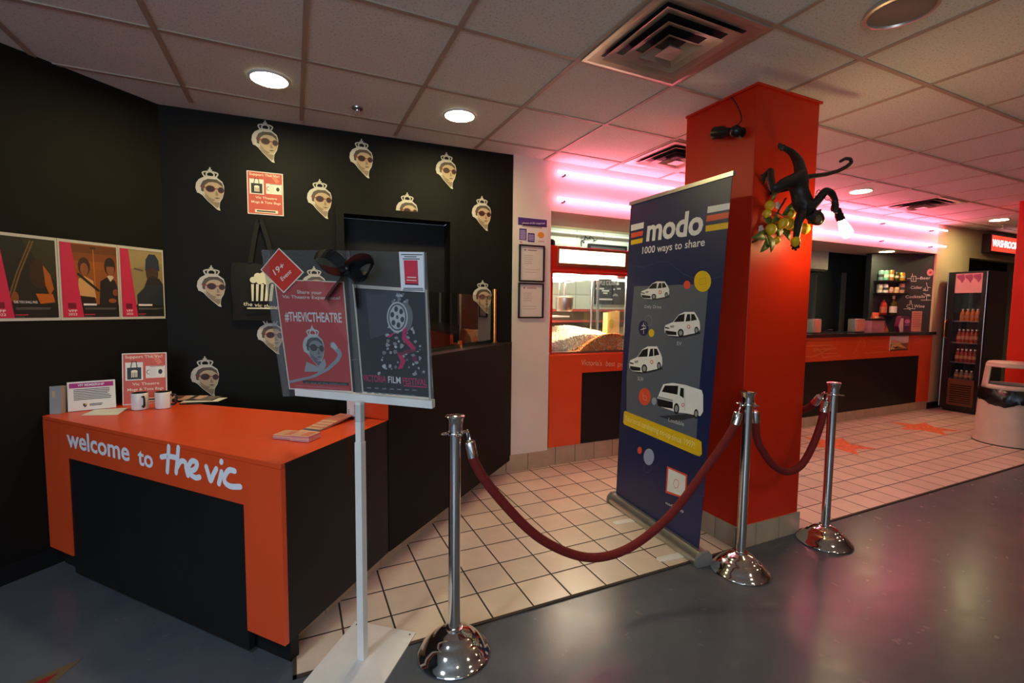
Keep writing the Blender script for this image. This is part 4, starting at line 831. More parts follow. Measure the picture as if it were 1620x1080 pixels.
mb.prism(fr, [fr.px(*Q(*q)) for q in ((190, 322), (312, 195), (160, 47), (48, 180))], 0, .001, CRM); st_poly([(160, 54), (304, 195), (190, 314), (56, 180)], ink(206, 62, 50, .35), .0013)
st_text('19+', (140, 214), (198, 164), (118, 186), CRM, .012); st_text('Event', (182, 250), (240, 197), (166, 230), CRM, .008)
tag(mb.build('event_card'), 'red diamond 19+ Event card stuck on the poster stand', 'sign')
bow = thing('ribbon_bow', 'black ribbon bow tied at the top of the poster stand', 'bow', SF.p(*SF.px(556, 424), .02))
M_RIB = mat('black_satin', (18, 18, 20), .3)
def strip(pts, m, w, name):
    P = spline(pts, 6); mb = MB(); n = len(P)
    for i in range(n - 1):
        t_ = P[i + 1] - P[i]; s_ = SF.N.cross(t_).normalized(); s_ = s_ * .45 + SF.N * .5; s_ = s_.normalized() * w / 2
        mb.add([P[i] - s_, P[i + 1] - s_, P[i + 1] + s_, P[i] + s_] + [q + SF.N * .0015 for q in (P[i] - s_, P[i + 1] - s_, P[i + 1] + s_, P[i] + s_)], [(3, 2, 1, 0), (4, 5, 6, 7), (0, 1, 5, 4), (2, 3, 7, 6)], m)
    mb.build(name, bow)
def sp3(L): return [SF.p(*SF.px(x, y), d) for x, y, d in L]
strip(sp3([(556, 426, .02), (536, 402, .05), (516, 406, .06), (524, 424, .04), (546, 430, .03), (556, 426, .022)]), M_RIB, .050, 'bow_loop')
strip(sp3([(558, 424, .02), (586, 410, .05), (606, 412, .06), (602, 424, .06), (586, 438, .04), (558, 426, .022)]), M_RIB, .056, 'bow_loop')
strip(sp3([(554, 428, .02), (540, 448, .025), (520, 473, .02)]), M_RIB, .042, 'bow_tail'); strip(sp3([(558, 428, .02), (566, 450, .022), (568, 486, .014)]), M_RIB, .042, 'bow_tail')
mb = MB(); mb.ball(SF.p(*SF.px(556, 425), .024), .014, M_RIB, 12); mb.build('bow_knot', bow)

#@DESKTOP
# ------------------------------------------------------------------ things on the desk
def on_desk(x, y): return at_z(x, y, DZ + 0.0005)
def upright(pl, pr, lean=0.0):
    u = pr - pl; fr = Fr(pl, u, Z); l = math.radians(lean); return Fr(pl, u, Z * math.cos(l) - fr.N * math.sin(l)), u.length
ml_, mr_ = V3((-1.135, 3.335, DZ + .001)), V3((-0.935, 3.385, DZ + .001)); fr, w = upright(ml_, mr_, 6); h = 0.165
t = thing('membership_sign', 'white membership notice with a purple heading in a clear stand on the desk', 'sign', ml_)
mb = MB(); mb.fbox(fr, 0, 0, w, h, -.003, .0, M_ACRYL); mb.prism(Fr(fr.p(0, 0, -.003), fr.N * -1, Z), [(0, 0), (.055, 0), (.052, .006), (0, .15)], 0, .003, M_ACRYL); mb.build('acrylic_stand', t)
mb = MB(); mb.fbox(fr, .002, .002, w - .002, h - .002, .0005, .0015, M_PAPER); mb.rect(fr, .010, h * .78, w - .010, h - .010, ink(168, 28, 120), .002)
mb.text(fr, 'VFF MEMBERSHIP', (w * .22, h * .825), (w * .76, h * .825), h * .085, WHT, .0024, .01); bars(mb, fr, w * .13, h * .34, w * .9, h * .73, 7, ink(60, 60, 64), .002, .45)
mb.poly(fr, [(w * .31, h * .24), (w * .39, h * .24), (w * .39, h * .17), (w * .35, h * .11), (w * .31, h * .17)], ink(50, 44, 60), .002); mb.poly(fr, [(w * .35, h * .24), (w * .39, h * .24), (w * .39, h * .18), (w * .35, h * .18)], ink(196, 160, 60), .0023)
bars(mb, fr, w * .44, h * .13, w * .72, h * .22, 2, ink(60, 60, 64), .002, .55); mb.build('notice_sheet', t)
mb = MB(); q = ml_ + V3((-.03, -.028, 0)); fr2, w2 = upright(q + V3((-.035, .0, 0)), q + V3((0.02, -.01, 0)), 4)
mb.fbox(fr2, 0, 0, .05, .15, -.05, 0, mat('grey_card', (150, 146, 140), .5)); mb.rect(fr2, .012, .09, .026, .125, ink(200, 160, 110), .0006); tag(mb.build('card_box', bevel=.001), 'narrow grey card box at the left end of the desk beside the membership notice', 'box')
mb = MB(); P = [on_desk(*q) for q in ((128, 657), (186, 656), (203, 645), (150, 648))]; mb.add(P + [q + Z * .0012 for q in P], [(3, 2, 1, 0), (4, 5, 6, 7), (0, 1, 5, 4), (1, 2, 6, 5), (2, 3, 7, 6), (3, 0, 4, 7)], M_PAPER)
tag(mb.build('paper_sheet'), 'loose cream sheet of paper lying at the front edge of the desk', 'paper')
pl, pr = on_desk(194, 641), on_desk(265, 636); fr, w = upright(pl, pr, 8); vh = fr.px(197, 559)[1]
support_poster(fr, 0, 0, w, vh, 'counter_poster', 'red mugs and tote bags poster standing on the desk behind the mugs', 'poster')
def mug(x, y, label, hand_a, proto=[None]):
    q = on_desk(x, y)
    if proto[0] is not None: return dup(proto[0], q, hand_a, label)
    t = thing('mug', label, 'mug', q, 'white mugs on the desk'); a = MB(); a.lathe([(.034, 0), (.039, .003), (.040, .012), (.040, .092), (.0385, .095)], M_WHITEM, q, 32, caps=False)
    a.ring(Fr(q + Z * .0, (1, 0, 0), (0, 1, 0)), 0, 0, 0, .034, M_WHITEM, 0, 24); mb_ = a.build('mug_body', t)
    a = MB(); a.lathe([(.0385, .095), (.0365, .094), (.0360, .010), (.0001, .008)], M_PLASTICB, q, 32, caps=False); a.build('mug_lining', t)
    a = MB(); a.tube(spline([q + V3((.039, 0, .076)), q + V3((.060, 0, .078)), q + V3((.068, 0, .062)), q + V3((.066, 0, .034)), q + V3((.054, 0, .020)), q + V3((.039, 0, .022))], 5), .0055, M_PLASTICB, 10); a.build('mug_handle', t)
    a = MB(); n = 7
    for i in range(n):                           # the printed crest wraps the cup
        for j in range(n):
            if (i - 3) ** 2 + (j - 3) ** 2 > 10 or (i * 5 + j * 3) % 4 == 1: continue
            an = PI + .3 + .13 * (i - 3); a_ = [(an - .06, .034 + .006 * j), (an + .06, .034 + .006 * j), (an + .06, .039 + .006 * j), (an - .06, .039 + .006 * j)]
            a.add([q + V3((.0403 * math.cos(k), .0403 * math.sin(k), zz)) for k, zz in a_], [(0, 1, 2, 3)], ink(60, 58, 62))
    a.build('crest_print', t)
    proto[0] = t; t.rotation_euler.z = hand_a; return t
mug(222, 647, 'left white mug with black handle in front of the standing poster', -1.05)
mug(259, 645, 'right white mug with black handle beside the flyers', -.25)
def sheet(P, label, m, lift=0.0, cat='flyer', group=None, name='flyer', stripe=None):
    mb = MB(); P = [V3((q.x, q.y, DZ + .0008 + lift)) for q in P]; mb.add(P + [q + Z * .001 for q in P], [(3, 2, 1, 0), (4, 5, 6, 7), (0, 1, 5, 4), (1, 2, 6, 5), (2, 3, 7, 6), (3, 0, 4, 7)], m)
    if stripe:
        a, b, c, d = [q + Z * .0012 for q in P[:4]]
        for s0, s1, mm in stripe: mb.add([a.lerp(b, s0), a.lerp(b, s1), d.lerp(c, s1), d.lerp(c, s0)], [(0, 1, 2, 3)], mm)
    return tag(mb.build(name, smooth=False), label, cat, group)
sheet([on_desk(*q) for q in ((285, 637), (345, 635), (360, 629), (300, 629))], 'white flyer at the bottom of the fanned flyers behind the mugs', M_PAPER, 0)
sheet([on_desk(*q) for q in ((272, 634), (336, 634), (352, 627), (292, 627))], 'dark flyer with a pink end in the fanned flyers behind the mugs', ink(50, 40, 46), .002, stripe=((.05, .3, ink(214, 150, 130)), (.55, .95, ink(120, 108, 100))))
sheet([on_desk(*q) for q in ((268, 632), (318, 632), (330, 626.5), (276, 626.5))], 'pale pink flyer on top of the fanned flyers beside the right mug', ink(222, 178, 156), .004, stripe=((.1, .35, ink(120, 70, 60)), (.6, .75, ink(70, 50, 60))))
mb = MB(); a, b = on_desk(284, 640), on_desk(322, 639); mb.tube([a + Z * .004, a.lerp(b, .9) + Z * .004, b + Z * .004], [.004, .004, .001], M_PLASTICB, 8); tag(mb.build('pen'), 'black pen lying in front of the flyers on the desk', 'pen')
t = thing('card_dispenser', 'small white box on a black foot at the back right corner of the desk', 'dispenser', V3((0.275, 2.585, DZ)))
fr = Fr((0.275, 2.585, DZ + .001), sD, Z); mb = MB(); mb.fbox(fr, -.036, .014, .036, .115, -.05, 0, M_WHITEM); mb.build('box_body', t, bevel=.003); mb = MB(); mb.fbox(fr, -.037, 0, .037, .014, -.052, .003, M_PLASTICB); mb.build('foot', t)
mb = MB(); bars(mb, fr, -.03, .02, -.018, .05, 4, ink(120, 100, 96), .0006, .5); mb.build('small_print', t)
def stack(P0, ax, ay, n, shift, label, group, lw, ll, cols):
    for k in range(n):
        o = P0 + shift * k; j = V3((random.uniform(-.002, .002), random.uniform(-.002, .002), 0)); m = cols[k % len(cols)] if k < n - 1 else cols[-1]
        mb = MB(); fr = Fr(V3((o.x, o.y, DZ + .001 + o.z)) + j, ax, ay); mb.prism(fr, [(0, 0), (ll, 0), (ll, lw), (0, lw)], 0, .0026, m)
        mb.rect(fr, .006, .006, ll * .4, lw - .006, ink(206, 150, 120), .0028); mb.rect(fr, ll * .45, .008, ll - .008, lw - .01, ink(196, 110, 86), .0028)
        tag(mb.build('leaflet', smooth=False), label, 'leaflet', group)
q = V3((on_desk(432, 694).x, on_desk(432, 694).y, 0)); X_ = V3((.80, -.60, 0)).normalized(); Y_ = V3((.60, .80, 0))
LC_ = [ink(206, 96, 96), ink(226, 190, 180), ink(170, 60, 90), ink(226, 206, 190), ink(216, 170, 140)]
stack(q, X_, Y_, 7, V3((0, 0, .0028)), 'leaflet in the left one of the two short stacks near the desk front corner', 'left short leaflet stack', .085, .09, LC_)
q2 = q + X_ * .095 - Y_ * .012
stack(q2, X_, Y_, 9, V3((0, 0, .0028)), 'leaflet in the short stack nearest the front right corner of the desk', 'right short leaflet stack', .085, .095, LC_)
q3 = V3((on_desk(484, 684).x, on_desk(484, 684).y, 0)); dr = V3((on_desk(530, 668).x, on_desk(530, 668).y, 0)) - q3; dr = dr.normalized(); sd = V3((dr.y, -dr.x, 0))
for k in range(16):
    o = q3 + dr * (.012 * k); fr = Fr(V3((o.x, o.y, DZ + .0015 + .0012 * k)), sd, (dr * math.cos(.22) + Z * math.sin(.22)) if False else (dr + Z * .02)); mb = MB()
    m = (ink(226, 226, 222), ink(90, 84, 110), ink(196, 110, 100), ink(222, 176, 140), ink(206, 150, 120))[0 if k == 0 else 1 if k in (2, 3) else 2 + k % 3]
    mb.prism(fr, [(-.045, 0), (.045, 0), (.045, .13), (-.045, .13)], 0.0, .0012, m); tag(mb.build('leaflet', smooth=False), 'leaflet in the long fanned row of leaflets at the right edge of the desk', 'leaflet', 'fanned row of leaflets')

#@PIER
# ------------------------------------------------------------------ notices on the white pier
PW = Fr((1.69, BW, 0), (1, 0, 0), Z)
def ppx(x, y): return PW.px(815 + x / 6.35, 340 + y / 6.35)
mb = MB(); a, b = ppx(20, 310), ppx(325, 40); mb.fbox(PW, a[0], a[1], b[0], b[1], .0005, .0015, M_PAPER); PU = ink(70, 46, 120)
def pr_(x0, y0, x1, y1, m, d=.0019): u0, v0 = ppx(x0, y1); u1, v1 = ppx(x1, y0); mb.rect(PW, u0, v0, u1, v1, m, d)
pr_(28, 50, 318, 98, PU); mb.text(PW, 'please: id ID required', ppx(70, 88), ppx(295, 92), .014, WHT, .0023, .01)
pr_(40, 140, 115, 250, PU); pr_(125, 185, 195, 270, PU)
for y in range(155, 245, 16): pr_(48, y, 104, y + 6, ink(170, 156, 200), .0022)
for y in range(200, 262, 16): pr_(133, y, 186, y + 6, ink(170, 156, 200), .0022)
mb.disc(PW, *ppx(258, 202), .055 * .6, .04 * .6 * 1.1, ink(232, 150, 50), .0019, 18); pr_(45, 268, 70, 276, ink(190, 60, 50)); pr_(230, 262, 290, 270, ink(210, 170, 150)); pr_(70, 112, 270, 118, ink(160, 140, 140))
tag(mb.build('id_notice'), 'white and purple identification notice, topmost on the white pier', 'notice')
def certificate(x0, y0, x1, y1, label):
    u0, v0 = ppx(x0, y1); u1, v1 = ppx(x1, y0); t = thing('framed_certificate', label, 'picture frame', PW.p((u0 + u1) / 2, v0, 0), 'framed certificates'); mf = M_PLASTICB
    a = MB(); w = .013
    for r in ((u0, v0, u1, v0 + w), (u0, v1 - w, u1, v1), (u0, v0 + w, u0 + w, v1 - w), (u1 - w, v0 + w, u1, v1 - w)): a.fbox(PW, *r, .001, .016, mf)
    a.build('frame', t)
    a = MB(); a.rect(PW, u0 + w, v0 + w, u1 - w, v1 - w, M_PAPER, .004); g = ink(130, 116, 116); W_, H_ = u1 - u0, v1 - v0
    a.disc(PW, u0 + W_ * .24, v0 + H_ * .86, .008, .008, ink(150, 90, 90), .0045, 10); bars(a, PW, u0 + W_ * .34, v0 + H_ * .83, u0 + W_ * .75, v0 + H_ * .87, 1, g, .0045, .6)
    bars(a, PW, u0 + W_ * .2, v0 + H_ * .45, u0 + W_ * .55, v0 + H_ * .72, 5, g, .0045, .16); bars(a, PW, u0 + W_ * .2, v0 + H_ * .2, u0 + W_ * .8, v0 + H_ * .34, 2, g, .0045, .1); a.build('certificate', t)
    a = MB(); a.rect(PW, u0 + w, v0 + w, u1 - w, v1 - w, M_GLASS, .010); a.build('glazing', t)
certificate(32, 312, 292, 668, 'upper black framed certificate on the white pier')
certificate(24, 688, 282, 1036, 'lower black framed certificate on the white pier')

#@BOOTHGLASS
gfr = HW.off(-0.11); gu1 = gfr.px(782, 500)[0]; gv1 = 1.525
t = thing('booth_screen', 'glass screen with a brass post on top of the low booth wall', 'glass screen', gfr.p(gu1 / 2, 1.137, 0))
mb = MB(); mb.fbox(gfr, .10, 1.165, gu1 - .005, gv1, -.004, .004, M_BOOTH); mb.build('glass_pane', t)
c = gfr.p(gu1 + .004, 1.137, 0); mb = MB(); mb.lathe([(.026, 0), (.026, .012), (.019, .014), (.019, .43), (.021, .432), (.021, .445), (.0001, .448)], M_BRASS, c, 24); mb.build('brass_post', t)
for u in (.22, .95):
    mb = MB(); mb.fbox(gfr, u, 1.137, u + .035, 1.19, -.012, .012, M_BRASS); mb.build('brass_clamp', t, bevel=.002)

#@POPCORN
# ------------------------------------------------------------------ popcorn machine
t = thing('popcorn_machine', 'lit popcorn machine with a red frame and glowing header sign', 'popcorn machine', (2.5, 3.9, 1.012)); pm = t
M_REDE = mat('red_enamel', (196, 40, 22), .3); M_COP = mat('bronze_trim', (150, 96, 66), .3, .6)
x0, x1, y0, y1, zb, zt_, zh = 2.075, 2.935, 3.655, 4.15, 1.013, 1.742, 1.985
mb = MB(); mb.box((x0, y0, zb), (x1, y1, zb + .02), M_STEEL); mb.build('floor_tray', t)
for x in (x0, x1 - .022):
    for y in (y0, y1 - .022): mb = MB(); mb.box((x, y, zb + .02), (x + .022, y + .022, zt_), M_REDE if x == x0 and y == y0 else M_STEEL); mb.build('corner_post', t)
mb = MB(); mb.box((x0 - .002, y0 - .004, zt_), (x1 + .002, y1, zh), M_REDE); mb.box((x0 + .06, y0 - .012, zt_ + .06), (x1 + .0, y0 - .004, zh - .005), M_COP); mb.box((x0, y0 - .012, zt_ + .012), (x1, y0 - .004, zt_ + .03), M_REDE); mb.build('header', t, bevel=.003)
a, b = at_y(885, 420, y0 - .013), at_y(989, 399, y0 - .013)
mb = MB(); mb.box((a.x, y0 - .016, 1.835), (b.x, y0 - .012, 1.953), mat('lit_header_sign', (255, 244, 220), .4, vary=0, emit=(1.0, .88, .62), strength=5.0)); mb.build('lit_sign', t)
mb = MB(); mb.box((x0 + .022, y0 + .006, zb + .02), (x1 - .022, y0 + .010, zt_), M_GLASS); mb.build('front_glass', t)
mb = MB(); mb.box((x0 + .022, y1 - .010, zb + .02), (x1 - .022, y1 - .006, zt_), M_GLASS); mb.build('back_glass', t)
mb = MB(); mb.box((x0 + .006, y0 + .022, zb + .02), (x0 + .010, y1 - .022, zt_), M_GLASS); mb.box((x1 - .010, y0 + .022, zb + .02), (x1 - .006, y1 - .022, zt_), M_GLASS); mb.build('side_glass', t)
mb = MB(); mb.box((x0 + .14, y0 + .05, zt_ - .022), (x0 + .34, y0 + .14, zt_ - .004), mat('lamp_tube', (255, 250, 235), .4, vary=0, emit=(1.0, .90, .66), strength=75)); mb.build('inner_lamp', t)
mb = MB(); mb.box((x0 + .50, y0 + .05, zt_ - .022), (x0 + .76, y0 + .14, zt_ - .004), mat('lamp_tube_b', (255, 250, 235), .4, vary=0, emit=(1.0, .90, .66), strength=65)); mb.build('inner_lamp', t)
mb = MB(); q = at_y(936, 470, 4.06); mb.tube([(q.x, 4.06, zb + .02), (q.x, 4.06, zt_)], .012, M_STEEL, 12); mb.build('centre_post', t)
q = at_y(893, 470, 3.95); ket = MB(); ket.lathe([(.0001, 0), (.07, .0), (.085, .02), (.085, .13), (.09, .135), (.09, .14), (.0001, .15)], M_STEEL, (q.x, 3.95, 1.40), 28); k = ket.build('kettle', t)
mb = MB(); mb.tube([(q.x, 3.95, 1.55), (q.x, 3.95, zt_)], .014, M_STEEL, 10); mb.tube([(q.x - .06, 3.95, 1.55), (q.x - .06, 3.95, 1.68), (q.x + .07, 3.95, 1.70)], .007, M_STEEL, 8); mb.build('kettle_hanger', k)
mb = MB(); mb.box((x0 + .02, 3.96, 1.36), (x0 + .16, 4.10, 1.66), mat('pale_enamel', (224, 216, 206), .35)); mb.box((x0 + .03, 3.955, 1.40), (x0 + .06, 3.96, 1.54), ink(60, 40, 60)); mb.box((x0 + .08, 3.955, 1.40), (x0 + .11, 3.96, 1.54), ink(160, 60, 70)); mb.build('control_box', t)
mb = MB(); mb.box((x0 + .02, y0 + .25, 1.345), (x0 + .36, y1 - .03, 1.36), M_WHITEM); mb.build('inner_shelf', t)
random.seed(5)
def heap(name, label, hfun, nx, ny, xa, xb, ya, yb, m, r0, r1, seed):
    random.seed(seed); mb = MB(); pts = []
    N_ = 12
    vs = [(xa + (xb - xa) * i / N_, ya + (yb - ya) * j / N_, zb + .021 + hfun(i / N_, j / N_)) for i in range(N_ + 1) for j in range(N_ + 1)]
    mb.add(vs, [(i * (N_ + 1) + j, (i + 1) * (N_ + 1) + j, (i + 1) * (N_ + 1) + j + 1, i * (N_ + 1) + j + 1) for i in range(N_) for j in range(N_)], m)
    for i in range(nx):
        for j in range(ny):
            a, b = (i + random.random()) / nx, (j + random.random()) / ny; r = random.uniform(r0, r1); hh = hfun(a, b)
            if hh < .004: continue
            mb.ball((xa + (xb - xa) * a, ya + (yb - ya) * b, zb + .021 + hh - r * .2), r, m, 6, (random.uniform(.8, 1.2), random.uniform(.8, 1.2), random.uniform(.7, 1.1)))
    nf = ny
    for i in range(nx):                          # the face of the heap against the front glass
        for j in range(9):
            a = (i + random.random()) / nx; hh = hfun(a, 0.02); z = hh * (j + random.random()) / 9; r = random.uniform(r0, r1)
            if hh > .01: mb.ball((xa + (xb - xa) * a, ya + .004, zb + .02 + z), r, m, 6)
    return tag(mb.build(name), label, 'popcorn', kind='stuff')
M_POP = mat('popped_corn', (255, 248, 220), .8, vary=.04, scale=60); M_CAR = mat('caramel_corn', (222, 146, 84), .5, vary=.25, scale=70)
mb = MB(); mb.box((x0 + .12, y1 - .16, zt_ - .022), (x1 - .12, y1 - .10, zt_ - .004), mat('lamp_tube_back', (255, 250, 235), .4, vary=0, emit=(1.0, .90, .66), strength=90)); mb.build('inner_lamp', pm)
heap('popcorn', 'heap of fresh white popcorn inside the popcorn machine', lambda a, b: max(0, (.10 + .07 * math.exp(-((a - .5) / .4) ** 2) + .05 * b - .04 * (1 - b) * (1 - a))), 34, 24, x0 + .03, x1 - .03, y0 + .10, y1 - .03, M_POP, .009, .014, 3)
heap('caramel_popcorn', 'brown kernels heaped at the front right of the popcorn machine', lambda a, b: max(0, .16 * (1 - ((a - .78) / .62) ** 2) - .02 * b) if a > .2 else 0, 34, 8, x0 + .24, x1 - .03, y0 + .022, y0 + .16, M_CAR, .006, .011, 4)
t = thing('popcorn_bag', 'yellow paper popcorn bag standing in the popcorn machine', 'paper bag', (2.78, 3.93, 1.17)); q = at_y(970, 530, 3.93)
bgf = Fr((q.x, 3.93, 1.14), (1, 0, 0), Z); mb = MB(); m = mat('kraft_yellow_paper', (226, 200, 120), .7)
A = [bgf.p(-.075, 0, .0), bgf.p(.075, 0, 0), bgf.p(.075, 0, -.08), bgf.p(-.075, 0, -.08)]; B = [bgf.p(-.08, .25, .005), bgf.p(.072, .27, .005), bgf.p(.072, .27, -.07), bgf.p(-.08, .25, -.07)]
mb.add(A + B, [(3, 2, 1, 0), (0, 1, 5, 4), (1, 2, 6, 5), (2, 3, 7, 6), (3, 0, 4, 7)], m); mb.build('bag', t)
mb = MB(); mb.disc(bgf, -.03, .14, .035, .05, ink(196, 176, 70), .006, 16); mb.build('bag_print', t)
mb = MB(); q = at_y(877, 386, 3.8); mb.lathe([(.07, 0), (.075, .01), (.075, .06), (.06, .075), (.0001, .078)], M_PLASTICB, (2.14, 3.85, zh + .001), 24); tag(mb.build('dark_cylinder'), 'small round black tin on top of the popcorn machine', 'cylinder')  # plain dark cylinder for a round object not identified
# kitchen wall behind
KW = Fr((0, 4.997, 0), (1, 0, 0), Z)
def kpx(x, y): return KW.px(870 + x / 7.2, 420 + y / 7.2)
t = thing('chalkboard', 'black chalkboard lettered APPLE CIDER behind the popcorn machine', 'chalkboard', (3.7, 4.997, 1.5)); a, b = kpx(500, 440), kpx(868, 130)
mb = MB(); mb.fbox(KW, a[0], a[1], b[0], b[1], .002, .012, ink(44, 48, 54)); mb.build('board', t); ch = ink(226, 226, 222)
mb = MB(); mb.text(KW, 'APPLE CIDER', kpx(512, 220), kpx(745, 222), .055, ch, .0135, .0); mb.disc(KW, *kpx(764, 206), .022, .022, ch, .0135, 12); mb.build('lettering', t)
mb = MB()
for x0_, x1_, y in ((512, 610, 262), (585, 668, 288), (600, 650, 314), (715, 735, 270), (755, 800, 264), (540, 705, 384)): bars(mb, KW, *kpx(x0_, y + 8), *kpx(x1_, y - 8), 1, ch, .0135, 1.0, 0)
mb.poly(KW, [kpx(*q) for q in ((700, 355), (730, 345), (768, 350), (765, 330), (735, 315), (715, 330))], ink(160, 160, 160), .0135); mb.build('chalk_marks', t)
mb = MB(); a, b = kpx(0, 640), kpx(930, 500); mb.fbox(KW, 2.1, a[1], 5.6, b[1], .0, .20, ink(96, 84, 70)); mb.fbox(KW, 2.1, b[1] - .03, 5.6, b[1], .2, .21, ink(196, 90, 80)); mb.fbox(KW, 2.1, a[1], 5.6, a[1] + .025, .2, .21, ink(196, 90, 80)); tag(mb.build('wall_rail', bevel=.002), 'dark wall rail with red edges behind the popcorn machine', 'shelf')
mb = MB(); z = KW.px(930, 372)[1]; mb.tube([(2.2, 4.96, z), (3.4, 4.96, z - .002), (5.8, 4.96, z)], .014, M_WHITEM, 10); tag(mb.build('wall_pipe'), 'thin white pipe running along the pale block wall', 'pipe')
def spx(x, y): return KW.px(870 + x / 10.8, 350 + y / 10.8)
mb = MB()
for st in ([(522, 430), (522, 340), (560, 330), (585, 290), (590, 235), (570, 215)], [(522, 300), (535, 275), (515, 290)], [(540, 340), (560, 370), (575, 350)], [(590, 270), (640, 300), (670, 265), (715, 290), (745, 335), (790, 315)], [(650, 290), (680, 300)], [(730, 350), (750, 320)]):
    P = spline([KW.p(*spx(*q), .02) for q in st], 4); mb.tube(P, .006, M_PLASTICB, 6)
tag(mb.build('iron_scroll'), 'black wrought iron scroll ornament on the pale block wall', 'ornament')
t = thing('menu_board', 'dark framed board high on the pale block wall above the popcorn machine', 'board', (3.65, 4.99, 1.98)); a, b = spx(640, 380), spx(1295, 425)
mb = MB(); mb.fbox(KW, a[0], 1.95, b[0], a[1], .003, .03, M_PLASTICB); mb.build('board_frame', t, bevel=.003); mb = MB(); mb.fbox(KW, a[0] + .03, 1.98, b[0] - .03, a[1] - .03, .03, .031, ink(60, 62, 62)); mb.build('board_panel', t)

#@BAR
# ------------------------------------------------------------------ bar wall: shelves, drinks, menu
def mpx(x, y): return CW.px(1370 + x / 9.817, 420 + y / 9.817)
def shelf(x0, x1, y, label):
    a, b = mpx(x0, y), mpx(x1, y); mb = MB(); mb.fbox(CW, a[0] - .02, a[1] - .022, b[0] + .02, a[1], .0, .10, M_PLASTICB); tag(mb.build('wall_shelf', bevel=.001), label, 'shelf', 'drink display shelves'); return a[1]
s1 = shelf(140, 560, 238, 'upper black shelf of cans on the bar wall'); s2 = shelf(130, 550, 428, 'middle black shelf of cans on the bar wall')
def can(x, zb_, r, h, top, body, label, proto={}):
    u = mpx(x, 300)[0]; q = CW.p(u, zb_ + .0005, .05); t = thing('drink_can', label, 'can', q, 'drink cans on the bar wall')
    a = MB(); a.lathe([(r * .8, 0), (r, .008), (r, h - .012), (r * .82, h)], body, q, 20); a.build('can_body', t); a = MB(); a.lathe([(r * .82, h), (r * .80, h + .003), (r * .72, h + .001), (.0001, h + .001)], top, q, 20); a.build('can_top', t)
    a = MB(); a.lathe([(r + .0006, h * .35), (r + .0006, h * .62)], ink(*random.choice([(222, 214, 196), (60, 70, 70), (200, 190, 160)])), q, 20); a.build('can_label', t)
CT = M_STEEL
for x, r, h, c_, lab in ((182, .033, .145, (130, 168, 176), 'pale blue green can at the left end of the upper shelf'), (262, .033, .145, (120, 190, 160), 'mint green can second from left on the upper shelf'), (338, .034, .15, (176, 120, 64), 'orange brown can with white top in the middle of the upper shelf'), (422, .030, .12, (70, 78, 44), 'dark olive can on the upper shelf'), (505, .036, .118, (196, 150, 40), 'amber can at the right end of the upper shelf')): can(x, s1, r, h, CT, mat('can_paint', c_, .3, .3), lab)
for x, r, h, c_, lab in ((172, .035, .125, (230, 228, 226), 'white can at the left end of the middle shelf'), (255, .037, .128, (232, 228, 228), 'white can second from left on the middle shelf'), (345, .034, .085, (214, 150, 130), 'short pink can on the middle shelf'), (428, .036, .085, (222, 196, 120), 'short pale yellow can on the middle shelf'), (510, .034, .140, (206, 160, 140), 'tall pink can at the right end of the middle shelf')): can(x, s2, r, h, CT, mat('can_paint', c_, .3, .1), lab)
s3 = CW.px(1408, 498)[1]; mb = MB(); a, b = mpx(160, 700), mpx(450, 700); mb.fbox(CW, a[0], s3 - .02, b[0], s3, 0, .10, M_PLASTICB); tag(mb.build('wall_shelf', bevel=.001), 'lowest black shelf holding two bottles on the bar wall', 'shelf', 'drink display shelves')
def bottle(q, h, r, m, lab_m, label, cap, group=None, name='bottle', prof=None):
    t = thing(name, label, 'bottle', q, group); a = MB(); a.lathe([(r * .9, 0), (r, .006), (r, h * .55), (r * .8, h * .66), (r * .36, h * .76), (r * .33, h * .96), (r * .36, h)], m, q, 20); a.build('bottle_body', t)
    a = MB(); a.lathe([(r + .0008, h * .12), (r + .0008, h * .45)], lab_m, q, 20); a.build('bottle_label', t); a = MB(); a.lathe([(r * .38, h * .84), (r * .40, h * 1.005), (.0001, h * 1.01)], cap, q, 16); a.build('bottle_cap', t); return t
bottle(CW.p(mpx(222, 700)[0], s3 + .0005, .05), .255, .043, mat('rose_glass', (176, 60, 40), .15), mat('rose_label', (206, 110, 84), .5), 'red brown wine bottle at the left on the lowest bar shelf', M_DARK)
bottle(CW.p(mpx(372, 700)[0], s3 + .0005, .05), .275, .046, mat('olive_glass', (70, 66, 22), .15), M_PAPER, 'green wine bottle with a cream label on the lowest bar shelf', ink(222, 190, 170))
t = thing('drinks_lettering', 'white Beer Cider Cocktails Wine lettering on the charcoal bar wall', 'wall lettering', CW.p(.7, 1.4, 0)); mw = ink(222, 220, 218)
for w_, a, b, top in (('Beer', (842, 216), (1000, 212), (842, 172)), ('Cider', (690, 362), (872, 360), (690, 318)), ('Cocktails', (612, 506), (912, 500), (612, 462)), ('Wine', (742, 652), (908, 652), (742, 606))):
    mb = MB(); T = mpx(*top); A, B = mpx(*a), mpx(*b); mb.text(CW, w_, A, B, T[1] - A[1], mw, .0015, .01); mb.build('word', t)
